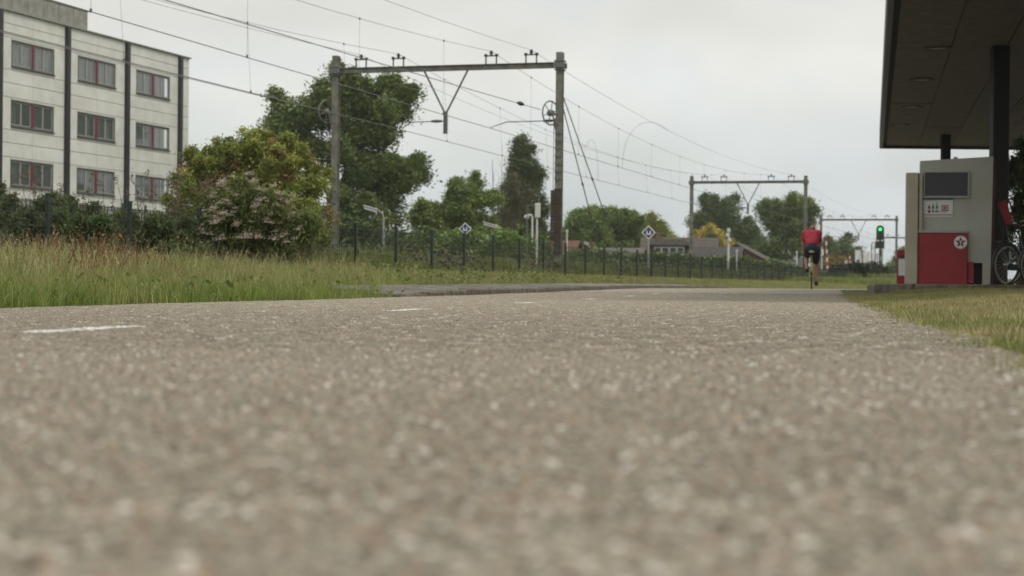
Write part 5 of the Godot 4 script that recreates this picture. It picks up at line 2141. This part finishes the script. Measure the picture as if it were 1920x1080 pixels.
	# shrubs beyond the rails
	var mid := Color(0.125, 0.18, 0.05)
	for q in [["broad dark shrub under the big tree, left half", -9.6, 98, 4.6, 2.3, 0.7], ["dark shrub between the tall lamp and the near portal's left pole", -8.4, 89, 3.2, 1.7, 0.6], ["mid green shrub right of the tall lamp", -4.9, 96, 3.4, 1.6, 1.0], ["tall pale shrub left of the nearer diamond sign", -3.6, 101, 3.0, 1.5, 1.2], ["bright low shrub behind the nearer diamond sign", -2.5, 92, 2.4, 1.2, 1.5], ["rounded shrub at the foot of the shorter lamp", -0.9, 107, 3.0, 1.6, 0.9], ["dense shrub left of the near portal's right pole", 0.5, 98, 2.6, 1.5, 1.1], ["low bright shrub under the poplar", -0.3, 88, 2.2, 1.1, 1.5], ["low green shrub behind the guy wires", 5.0, 108, 3.6, 0.6, 1.2], ["low green shrub before the dormer house", 9.3, 112, 4.0, 0.45, 1.0], ["scrubby low bush before the red brick house", 14.6, 126, 4.6, 0.5, 0.9], ["scrubby reddish bush before the pale house", 19.5, 140, 5.0, 0.55, 1.0]]:
		shrub("trackside_shrub", q[0], v(q[1], 1.15, q[2]), q[3], q[4], 1.6, 2200, M.sprig, 1.3, Color(mid.r * q[5], mid.g * q[5], mid.b * q[5]), int(q[2] * 7 + q[1]), "shrubs beyond the rails", 0.3)
	# hedge that closes the far end of the verge
	shrub("hedge", "long dark clipped hedge behind the cyclist, towards the signal", v(27.5, 0.6, 141), 21.0, 0.95, 1.6, 9000, M.sprig, 1.3, Color(0.028, 0.045, 0.022), 404, "", 0.2).rotation.y = PI / 2 - atan2(0.30, 0.954)
	# yellow flowers
	var left := "yellow flowers on the left verge"
	flower("cluster of orange-yellow flowers at the far left edge", -4.0, 14.6, 0.42, 0.10, 7, 1, M.petal_orange, left)
	flower("few orange-yellow flowers low at the far left edge", -3.9, 14.4, 0.29, 0.08, 3, 2, M.petal_orange, left)
	flower("yellow flowers before the foot of the pink-flowered plant", -3.9, 27.0, 0.30, 0.12, 6, 3, M.petal, left)
	flower("yellow flowers right of the near portal's right pole", 2.1, 47.0, 0.35, 0.35, 14, 4, M.petal, left)
	flower("scattered yellow flowers near the second post of the grey pole", 3.4, 52.0, 0.35, 0.4, 12, 5, M.petal, left)
	flower("yellow weeds at the kerb close to the cyclist", 6.4, 60.0, 0.35, 0.35, 10, 6, M.petal, left)
	var rt := "yellow flowers in the dry turf"
	flower("yellow flower below the pump's red door, leftmost in the turf", 5.55, 24.6, 0.14, 0.05, 3, 7, M.petal, rt)
	flower("second yellow flower below the pump's red door", 5.85, 24.3, 0.12, 0.04, 2, 8, M.petal, rt)
	flower("pair of yellow flowers below the pump's dark recess", 6.2, 24.0, 0.11, 0.05, 3, 9, M.petal, rt)
	flower("brightest clump of yellow flowers, below the parked bicycles", 6.55, 24.2, 0.15, 0.05, 5, 10, M.petal, rt)


func trees() -> void:
	var dark := Color(0.185, 0.245, 0.075)
	tree("tree", "big broad dark green tree behind the near portal's left pole", v(-10.3, 1.2, 112), [[Vector3(-1.6, 8.2, 0), Vector3(2.6, 2.5, 2.6)], [Vector3(-4.0, 7.6, 0.5), Vector3(1.7, 1.8, 2.0)], [Vector3(-0.2, 9.9, 0), Vector3(1.7, 1.5, 2.0)], [Vector3(2.4, 8.4, 0), Vector3(1.7, 2.4, 2.0)], [Vector3(0.6, 6.6, 0.5), Vector3(2.2, 1.8, 2.0)], [Vector3(2.0, 4.9, 0.2), Vector3(1.8, 1.2, 1.5)], [Vector3(3.7, 5.6, 0), Vector3(1.1, 0.7, 1.2)], [Vector3(1.2, 3.2, 0.6), Vector3(2.4, 1.5, 1.8)], [Vector3(-1.2, 2.0, 0.5), Vector3(2.2, 1.5, 1.6)], [Vector3(2.6, 10.2, 0), Vector3(0.8, 0.8, 1.0)]], 7.0, 0.28, 3.0, 16031, M.sprig, 1.26, dark, 11)
	tree("poplar", "tall narrow dark poplar left of the near portal's right pole", v(0.75, 1.2, 150), [[Vector3(0.1, 9.2, 0), Vector3(0.65, 1.4, 0.8)], [Vector3(-0.1, 7.8, 0), Vector3(0.95, 1.5, 0.9)], [Vector3(0.35, 7.0, 0), Vector3(1.0, 1.6, 1.0)], [Vector3(0.0, 5.6, 0), Vector3(1.3, 1.7, 1.2)], [Vector3(0.4, 4.2, 0), Vector3(1.4, 1.8, 1.2)], [Vector3(-0.2, 3.0, 0), Vector3(1.5, 1.8, 1.3)], [Vector3(0.5, 1.8, 0), Vector3(1.6, 1.6, 1.3)]], 9.0, 0.22, 24.2, 9750, M.sprig, 1.15, Color(0.120, 0.162, 0.057), 12)
	# dying poplar: bare upright twigs
	var o := thing("bare_tree", "thin leafless tree with upright twigs beside the poplar", "tree", v(-0.95, 1.2, 140))
	var b := MB.new()
	var r := RandomNumberGenerator.new()
	r.seed = 90
	for i in 40:
		var x := r.randf_range(-0.9, 1.8)
		var h := r.randf_range(4.5, 10.0) * (1.0 - 0.22 * absf(x))
		var f := Vector3(x * 0.35, 0, r.randfn() * 0.2)
		b.tube([f, Vector3(x * 0.8, h * 0.45, r.randfn() * 0.3), Vector3(x + r.randfn() * 0.12, h, r.randfn() * 0.4)], [0.05, 0.03, 0.008], 4, false)
		for k in 4:
			var at := Vector3(x * 0.85, h * (0.5 + k * 0.1), 0)
			b.tube([at, at + Vector3(r.randfn() * 0.25, 0.9, r.randfn() * 0.25)], [0.012, 0.004], 3, false)
	part("branches", b, M.twig, o)
	crown(o, [[Vector3(1.1, 4.0, 0.3), Vector3(0.9, 2.6, 0.6)]], 14.0, 420, M.sprig, M.leaf, 1.0, Color(0.13, 0.12, 0.06), 0.3, 77)
	tree("tree", "small open tree between the big tree and the poplar, taller one", v(-2.7, 1.2, 118), [[Vector3(-0.3, 4.9, 0), Vector3(0.8, 0.9, 0.9)], [Vector3(0.7, 4.0, 0), Vector3(0.9, 0.8, 0.9)], [Vector3(-1.1, 3.6, 0), Vector3(0.7, 0.8, 0.8)], [Vector3(0, 3.0, 0), Vector3(1.3, 1.0, 1.1)], [Vector3(0.2, 1.7, 0), Vector3(1.6, 1.1, 1.2)]], 4.4, 0.12, 13.2, 3847, M.sprig, 0.97, Color(0.222, 0.305, 0.084), 13)
	tree("tree", "small open tree right of the big tree, shorter one", v(-5.4, 1.2, 118), [[Vector3(-0.5, 3.3, 0), Vector3(0.6, 0.7, 0.7)], [Vector3(0.7, 3.4, 0), Vector3(0.7, 0.6, 0.7)], [Vector3(0, 2.4, 0), Vector3(1.3, 0.9, 1.0)], [Vector3(0.1, 1.3, 0), Vector3(1.6, 0.9, 1.1)]], 3.2, 0.1, 13.2, 2778, M.sprig, 0.97, Color(0.244, 0.322, 0.086), 14)
	var clump := Color(0.21, 0.29, 0.08)
	var grp := "rounded trees in the middle distance"
	tree("tree", "left part of the rounded pale green trees", v(6.6, 0.9, 172), [[Vector3(-0.5, 4.2, 0), Vector3(1.6, 1.4, 1.6)], [Vector3(0.8, 4.6, 0), Vector3(1.5, 1.2, 1.6)], [Vector3(-1.3, 2.4, 0), Vector3(1.3, 1.5, 1.4)], [Vector3(0.9, 2.4, 0), Vector3(1.8, 1.6, 1.5)]], 4.2, 0.18, 3.8, 5557, M.sprig, 1.37, clump, 15, grp)
	tree("tree", "tallest middle part of the rounded pale green trees", v(9.6, 0.9, 176), [[Vector3(-0.6, 4.9, 0), Vector3(1.7, 1.3, 1.6)], [Vector3(1.0, 4.7, 0), Vector3(1.6, 1.3, 1.6)], [Vector3(0, 2.6, 0), Vector3(2.4, 1.8, 1.6)]], 4.4, 0.18, 3.8, 5557, M.sprig, 1.37, clump * 0.92, 16, grp)
	tree("tree", "right part of the rounded trees, above the dormer house", v(13.4, 0.9, 180), [[Vector3(-0.8, 4.3, 0), Vector3(1.8, 1.3, 1.6)], [Vector3(1.0, 3.5, 0), Vector3(1.4, 1.2, 1.5)], [Vector3(0, 2.4, 0), Vector3(2.6, 1.6, 1.6)]], 4.0, 0.18, 3.8, 4916, M.sprig, 1.37, Color(0.316, 0.360, 0.083), 17, grp)
	tree("tree", "dark tree inside the second portal, left one", v(24.6, 0.9, 215), [[Vector3(0, 7.2, 0), Vector3(2.2, 2.2, 2.2)], [Vector3(-1.6, 5.8, 0), Vector3(1.6, 1.6, 1.8)], [Vector3(1.5, 5.6, 0), Vector3(1.8, 2.0, 1.8)], [Vector3(0, 3.4, 0), Vector3(2.2, 1.8, 1.8)], [Vector3(3.1, 3.6, 0), Vector3(1.5, 1.9, 1.6)], [Vector3(2.6, 1.6, 0), Vector3(2.0, 1.4, 1.6)]], 6.4, 0.25, 3.1, 6946, M.sprig, 1.51, Color(0.158, 0.221, 0.075), 18)
	tree("tree", "tall tree behind the cyclist and the second portal's right pole", v(28.7, 0.9, 190), [[Vector3(0.2, 7.6, 0), Vector3(1.7, 1.4, 1.8)], [Vector3(-1.4, 6.3, 0), Vector3(1.2, 1.5, 1.6)], [Vector3(1.5, 6.4, 0), Vector3(1.3, 1.6, 1.6)], [Vector3(0, 4.8, 0), Vector3(2.3, 1.7, 1.8)], [Vector3(0, 2.6, 0), Vector3(2.4, 1.8, 1.8)], [Vector3(1.9, 4.0, 0), Vector3(1.0, 1.3, 1.2)]], 6.6, 0.22, 3.4, 6946, M.sprig, 1.37, Color(0.200, 0.268, 0.086), 19)
	tree("tree", "low dark tree between the two taller trees of the second portal", v(29.2, 0.9, 226), [[Vector3(-1.6, 4.6, 0), Vector3(1.4, 1.4, 1.4)], [Vector3(0.4, 3.6, 0), Vector3(1.7, 1.6, 1.5)], [Vector3(0, 1.8, 0), Vector3(2.8, 1.5, 1.5)]], 4.0, 0.2, 3.8, 3847, M.sprig, 1.51, Color(0.168, 0.230, 0.075), 20)
	tree("bush", "yellow-green bush right of the second portal's left pole", v(20.2, 0.9, 185), [[Vector3(-0.3, 3.8, 0), Vector3(1.3, 1.0, 1.2)], [Vector3(1.0, 2.8, 0), Vector3(1.3, 1.2, 1.2)], [Vector3(-0.9, 2.3, 0), Vector3(1.3, 1.3, 1.2)], [Vector3(0.2, 1.4, 0), Vector3(2.0, 1.2, 1.2)]], 3.2, 0.14, 9.9, 3847, M.sprig, 1.22, Color(0.589, 0.470, 0.113), 22, "", "bush")
	tree("conifer", "small dark conifer in front of the yellow bush", v(18.4, 0.9, 168), [[Vector3(0, 3.2, 0), Vector3(0.28, 0.6, 0.3)], [Vector3(0, 2.3, 0), Vector3(0.5, 0.8, 0.5)], [Vector3(0, 1.2, 0), Vector3(0.75, 1.0, 0.7)]], 3.4, 0.1, 15.0, 2351, M.sprig, 0.86, Color(0.116, 0.166, 0.063), 23)
	tree("tree", "distant dark tree right of the cyclist", v(46.8, 0.9, 262), [[Vector3(0, 4.9, 0), Vector3(2.0, 1.5, 1.8)], [Vector3(-0.6, 2.8, 0), Vector3(2.6, 2.0, 2.0)], [Vector3(2.2, 2.6, 0), Vector3(1.8, 1.5, 1.6)]], 4.2, 0.22, 3.1, 3847, M.sprig, 1.73, Color(0.158, 0.212, 0.078), 24)
	tree("bush", "orange-tinged low bush below the distant dark tree", v(41.5, 0.9, 236), [[Vector3(0, 1.4, 0), Vector3(2.0, 1.1, 1.2)], [Vector3(1.8, 1.1, 0), Vector3(1.3, 0.9, 1.2)]], 1.4, 0.1, 8.4, 1602, M.sprig, 1.37, Color(0.316, 0.221, 0.053), 25, "", "bush")
	tree("tree", "distant green trees right of the signal", v(57.5, 0.9, 262), [[Vector3(0, 2.6, 0), Vector3(2.0, 1.6, 1.6)], [Vector3(-1.8, 2.0, 0), Vector3(1.6, 1.4, 1.4)], [Vector3(2.4, 3.4, 0), Vector3(2.2, 2.2, 1.8)]], 3.2, 0.2, 3.8, 3206, M.sprig, 1.58, Color(0.200, 0.258, 0.083), 26)
	tree("tree", "dark green trees behind the parked bicycles", v(12.9, 0.5, 46), [[Vector3(-0.2, 1.7, 0), Vector3(0.9, 0.8, 0.8)], [Vector3(0.9, 1.2, 0), Vector3(0.9, 0.9, 0.8)], [Vector3(0, 0.7, 0), Vector3(1.2, 0.8, 0.8)], [Vector3(-0.5, 2.3, 0), Vector3(0.45, 0.45, 0.5)]], 1.8, 0.1, 14.0, 4200, M.sprig_fine, 1.1, Color(0.126, 0.148, 0.036), 27)
	for q in [["low far shrubs left of the second portal", 18.0, 205, 8.0, 2.4], ["low far shrubs between the houses and the trees", 31.0, 215, 9.0, 2.2], ["low far shrubs along the horizon beyond the signal", 60.0, 290, 22.0, 2.4], ["low far shrubs behind the big tree", -14.0, 132, 12.0, 2.6], ["low far shrubs behind the poplar", -1.5, 160, 9.0, 2.4]]:
		shrub("far_shrub", q[0], v(q[1], 0.9, q[2]), q[3], q[4], 2.0, 3000, M.sprig, 1.9, Color(0.09, 0.13, 0.055), int(q[2] * 3), "low shrubs far off", 0.25)


# ---------------------------------------------------------------- sky
func overcast() -> ImageTexture:
	var w := 1024
	var h := 512
	var f := FastNoiseLite.new()
	f.seed = 20
	f.frequency = 1.1
	f.fractal_octaves = 5
	var im := Image.create(w, h, false, Image.FORMAT_RGBF)
	for y in h:
		var el := (0.5 - (y + 0.5) / h) * PI
		var up := sin(el)
		for x in w:
			var az := ((x + 0.5) / w - 0.5) * TAU
			var d := Vector3(cos(el) * sin(az), up, -cos(el) * cos(az))
			var n := f.get_noise_3d(d.x * 2.0, d.y * 7.0, d.z * 2.0)
			var n2 := f.get_noise_3d(d.x * 6.0 + 9.0, d.y * 20.0, d.z * 6.0)
			var t := smoothstep(-0.02, 0.16, up + n * 0.05 - 0.03 * d.x)
			var c := Color(0.56, 0.625, 0.64).lerp(Color(0.80, 0.80, 0.755), t)
			c = c.lerp(Color(1.12, 1.12, 1.08), smoothstep(0.2, 0.9, up))
			c = c.lerp(Color(0.66, 0.70, 0.72), 0.55 * smoothstep(0.02, 0.32, n2 - 0.35 * n))
			var g := 1.0 + 0.14 * n + 0.14 * n2 - 0.03 * clampf(d.x, 0.0, 0.4)
			c = Color(c.r * g, c.g * g, c.b * g)
			if up < 0.0:
				c = c.lerp(Color(0.2, 0.2, 0.17), smoothstep(0.0, 0.1, -up))
			im.set_pixel(x, y, c)
	return ImageTexture.create_from_image(im)


func materials() -> void:
	M.bark = worn(mat(0.11, 0.09, 0.065, 0.9), 1, 0.8, 0.55, 0.05)
	M.twig = mat(0.16, 0.125, 0.085, 0.9)
	M.leaf = leafy(1, 1, 1, 0.6)
	M.blade = leafy(1, 1, 1, 0.7)
	M.stem = mat(0.10, 0.11, 0.04, 0.8)
	M.pink = leafy(0.66, 0.55, 0.48, 0.8)
	M.petal = mat(0.72, 0.52, 0.04, 0.6)
	M.petal_orange = mat(0.75, 0.38, 0.03, 0.6)
	M.chips = mat(1, 1, 1, 0.75)
	M.chips.vertex_color_use_as_albedo = true
	M.pole = worn(mat(0.27, 0.275, 0.225, 0.65, 0.0), 2, 0.35, 0.62)
	M.pole_dark = mat(0.14, 0.145, 0.13, 0.6)
	M.pole_rust = worn(mat(0.10, 0.075, 0.06, 0.85), 3, 0.9, 0.5)
	M.wire = mat(0.14, 0.142, 0.135, 0.5, 0.2)
	M.porcelain = mat(0.035, 0.03, 0.035, 0.3)
	M.fence = mat(0.018, 0.030, 0.022, 0.55)
	M.rail = mat(0.10, 0.075, 0.06, 0.6, 0.3)
	M.ballast = worn(mat(0.15, 0.118, 0.09, 0.95), 4, 0.9, 0.4, 0.09)
	M.concrete = worn(mat(0.30, 0.285, 0.25, 0.9), 5, 0.5, 0.6)
	M.soil = worn(mat(0.15, 0.15, 0.07, 1.0), 6, 0.4, 0.55, 0.04)
	M.kerb = [worn(mat(0.20, 0.175, 0.135, 0.9), 7, 1.2, 0.5), worn(mat(0.25, 0.225, 0.175, 0.9), 8, 1.0, 0.5)]
	M.paving = [worn(mat(0.235, 0.225, 0.195, 0.9), 9, 1.4, 0.6), worn(mat(0.265, 0.25, 0.215, 0.9), 10, 1.1, 0.6), worn(mat(0.21, 0.205, 0.175, 0.9), 11, 1.3, 0.6)]
	M.paint = worn(mat(0.74, 0.74, 0.71, 0.7), 12, 6.0, 0.7, 0.03)
	M.road = mat(1, 1, 1, 0.85)
	M.road.albedo_texture = speckle()
	M.road.uv1_scale = Vector3(1.6, 1.6, 1)
	M.panels = [worn(mat(0.73, 0.765, 0.74, 0.6), 13, 0.16, 0.9), worn(mat(0.75, 0.785, 0.76, 0.6), 14, 0.13, 0.9), worn(mat(0.715, 0.75, 0.73, 0.6), 15, 0.18, 0.9)]
	M.panel_grey = worn(mat(0.33, 0.34, 0.31, 0.7), 16, 0.3, 0.75)
	M.joint = mat(0.34, 0.35, 0.33, 0.9)
	M.pilaster = worn(mat(0.02, 0.021, 0.03, 0.5), 17, 0.5, 0.6)
	M.frame_dark = mat(0.09, 0.09, 0.085, 0.6)
	M.frame_red = mat(0.14, 0.018, 0.028, 0.5)
	M.frame_white = mat(0.36, 0.365, 0.345, 0.5)
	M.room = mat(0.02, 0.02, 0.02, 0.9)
	M.curtain = mat(0.10, 0.105, 0.095, 0.9)
	M.curtain_dim = mat(0.04, 0.043, 0.04, 0.9)
	M.glass = StandardMaterial3D.new()
	M.glass.transparency = BaseMaterial3D.TRANSPARENCY_ALPHA
	M.glass.albedo_color = Color(0.55, 0.6, 0.58, 0.18)
	M.glass.roughness = 0.05
	M.dark_glass = mat(0.03, 0.032, 0.035, 0.12)
	M.brick = worn(mat(0.20, 0.115, 0.085, 0.9), 18, 0.6, 0.7)
	M.brick_red = worn(mat(0.27, 0.085, 0.07, 0.9), 19, 0.6, 0.75)
	M.tiles_brown = worn(mat(0.125, 0.105, 0.09, 0.85), 20, 0.5, 0.7)
	M.tiles_red = worn(mat(0.19, 0.09, 0.065, 0.85), 21, 0.5, 0.7)
	M.tiles_grey = worn(mat(0.17, 0.16, 0.15, 0.85), 22, 0.5, 0.7)
	M.tiles_dark = worn(mat(0.07, 0.068, 0.07, 0.8), 23, 0.5, 0.7)
	M.plaster = worn(mat(0.42, 0.40, 0.36, 0.9), 24, 0.4, 0.8)
	M.galv = mat(0.32, 0.33, 0.32, 0.5, 0.3)
	M.white_metal = mat(0.55, 0.56, 0.54, 0.5)
	M.sign_white = mat(0.72, 0.72, 0.70, 0.5)
	M.sign_blue = mat(0.03, 0.05, 0.17, 0.45)
	M.sign_red = mat(0.42, 0.05, 0.05, 0.5)
	M.black_metal = mat(0.016, 0.017, 0.02, 0.5)
	M.flag = mat(0.70, 0.69, 0.70, 0.9)
	M.flag.cull_mode = BaseMaterial3D.CULL_DISABLED
	M.flag.backlight_enabled = true
	M.flag.backlight = Color(0.5, 0.5, 0.5)
	M.green_glow = mat(0.05, 0.5, 0.2, 0.4)
	M.green_glow.emission_enabled = true
	M.green_glow.emission = Color(0.12, 1.0, 0.42)
	M.green_glow.emission_energy_multiplier = 2.4
	M.pump_grey = worn(mat(0.47, 0.485, 0.435, 0.5), 25, 0.5, 0.93, 0.008)
	M.pump_red = worn(mat(0.33, 0.016, 0.026, 0.4), 26, 0.6, 0.9, 0.01)
	M.pump_maroon = mat(0.07, 0.018, 0.025, 0.5)
	M.badge_dark = mat(0.12, 0.016, 0.02, 0.5)
	M.steel = worn(mat(0.46, 0.43, 0.345, 0.4, 0.4), 27, 0.6, 0.9, 0.01)
	M.display = mat(0.022, 0.024, 0.026, 0.25)
	M.ceiling = [worn(mat(0.125, 0.108, 0.082, 0.7), 28, 0.4, 0.8), worn(mat(0.112, 0.098, 0.075, 0.7), 29, 0.4, 0.8)]
	M.ceiling_light = mat(0.16, 0.145, 0.12, 0.3)
	M.canopy_black = mat(0.010, 0.010, 0.012, 0.7)
	M.fascia = mat(0.028, 0.026, 0.05, 0.45)
	M.rubber = mat(0.02, 0.02, 0.02, 0.7)
	M.yellow_metal = mat(0.34, 0.30, 0.07, 0.4)
	M.saddle_tan = mat(0.52, 0.46, 0.26, 0.6)
	M.lamp_red = mat(0.35, 0.02, 0.02, 0.3)
	M.bike_dark = mat(0.03, 0.035, 0.045, 0.35, 0.2)
	M.skin = mat(0.42, 0.22, 0.155, 0.55)
	M.jersey = mat(0.38, 0.018, 0.045, 0.75)
	M.shorts = mat(0.008, 0.011, 0.03, 0.8)
	M.cap = mat(0.33, 0.12, 0.11, 0.6)
	M.sprig = leaf_sprig(9, 0.42, 0.17, 1, 0.6)
	M.sprig_fine = leaf_sprig(9, 0.16, 0.085, 2, 0.5)
	M.sprig_long = leaf_sprig(9, 0.16, 0.10, 3, 0.28)


func _ready() -> void:
	# camera, sky, sun, exposure
	var cam := Camera3D.new()
	cam.name = "camera"
	cam.position = Vector3(0, 0.15, 0)
	cam.rotation = Vector3(-0.00206, 0, 0.010)
	cam.fov = 18.05
	cam.near = 0.05
	cam.far = 1500.0
	var at := CameraAttributesPhysical.new()
	at.frustum_focal_length = 75.56
	at.frustum_focus_distance = 12.0
	at.exposure_aperture = 6.0
	at.frustum_near = 0.05
	at.frustum_far = 1500.0
	cam.attributes = at
	add_child(cam)
	cam.current = true
	var sky := Sky.new()
	var sm := PanoramaSkyMaterial.new()
	sm.panorama = overcast()
	sky.sky_material = sm
	var env := Environment.new()
	env.background_mode = Environment.BG_SKY
	env.sky = sky
	env.tonemap_mode = Environment.TONE_MAPPER_LINEAR
	env.tonemap_exposure = 1.0
	env.fog_enabled = true
	env.fog_density = 0.00028
	env.fog_light_color = Color(0.84, 0.86, 0.84)
	env.sdfgi_enabled = true
	env.ssao_enabled = true
	env.ssil_enabled = true
	var we := WorldEnvironment.new()
	we.name = "environment"
	we.environment = env
	add_child(we)
	var sun := DirectionalLight3D.new()
	sun.name = "sun"
	sun.light_color = Color(1.0, 0.96, 0.9)
	sun.light_energy = 0.45
	sun.light_angular_distance = 25.0
	sun.shadow_enabled = true
	sun.rotation = Vector3(deg_to_rad(-55), deg_to_rad(50), 0)
	add_child(sun)
	# the place
	materials()
	ground()
	road()
	pavement()
	railway()
	near_fence()
	far_fence()
	office_block()
	far_houses()
	trees()
	station()
	plants()
	verge()
	posts_and_signs()
	crossing_barrier("nearer red and white barrier just right of the cyclist", v(25.9, 0.8, 150), 3.6)
	crossing_barrier("farther red and white barrier left of the banner flags", v(35.3, 0.8, 190), 3.0)
	signal_mast()
	banner("leftmost white banner flag", v(37.8, 0.9, 200), 3.5, 0.0)
	banner("middle white banner flag", v(38.9, 0.9, 201), 3.35, 1.3)
	banner("rightmost white banner flag, nearest the signal", v(40.0, 0.9, 202), 3.2, 2.4)
	var o := thing("cabinet", "low white cabinet right of the signal's foot", "cabinet", v(33.9, 0.7, 160))
	var b := MB.new()
	b.box(Vector3(0, 0.45, 0), Vector3(0.95, 0.5, 0.5), 0.03)
	part("housing", b, M.white_metal, o)
	b = MB.new()
	b.box(Vector3(0, 0.1, 0), Vector3(0.85, 0.2, 0.45), 0.01)
	part("plinth", b, M.concrete, o)
	bicycle("dark parked bicycle closest to the pump", v(8.46, 0.205, 30.0), -0.95, -0.06, M.bike_dark, M.rubber, true, "bicycles parked by the pump")
	bicycle("dark parked bicycle at the right edge, before the other one", v(8.78, 0.205, 29.7), -0.9, -0.05, M.bike_dark, M.rubber, true, "bicycles parked by the pump")
	bicycle("dark parked bicycle farthest back, between the pump and the ivy", v(8.80, 0.205, 30.9), -1.05, 0.05, M.bike_dark, M.rubber, true, "bicycles parked by the pump")
	cyclist()
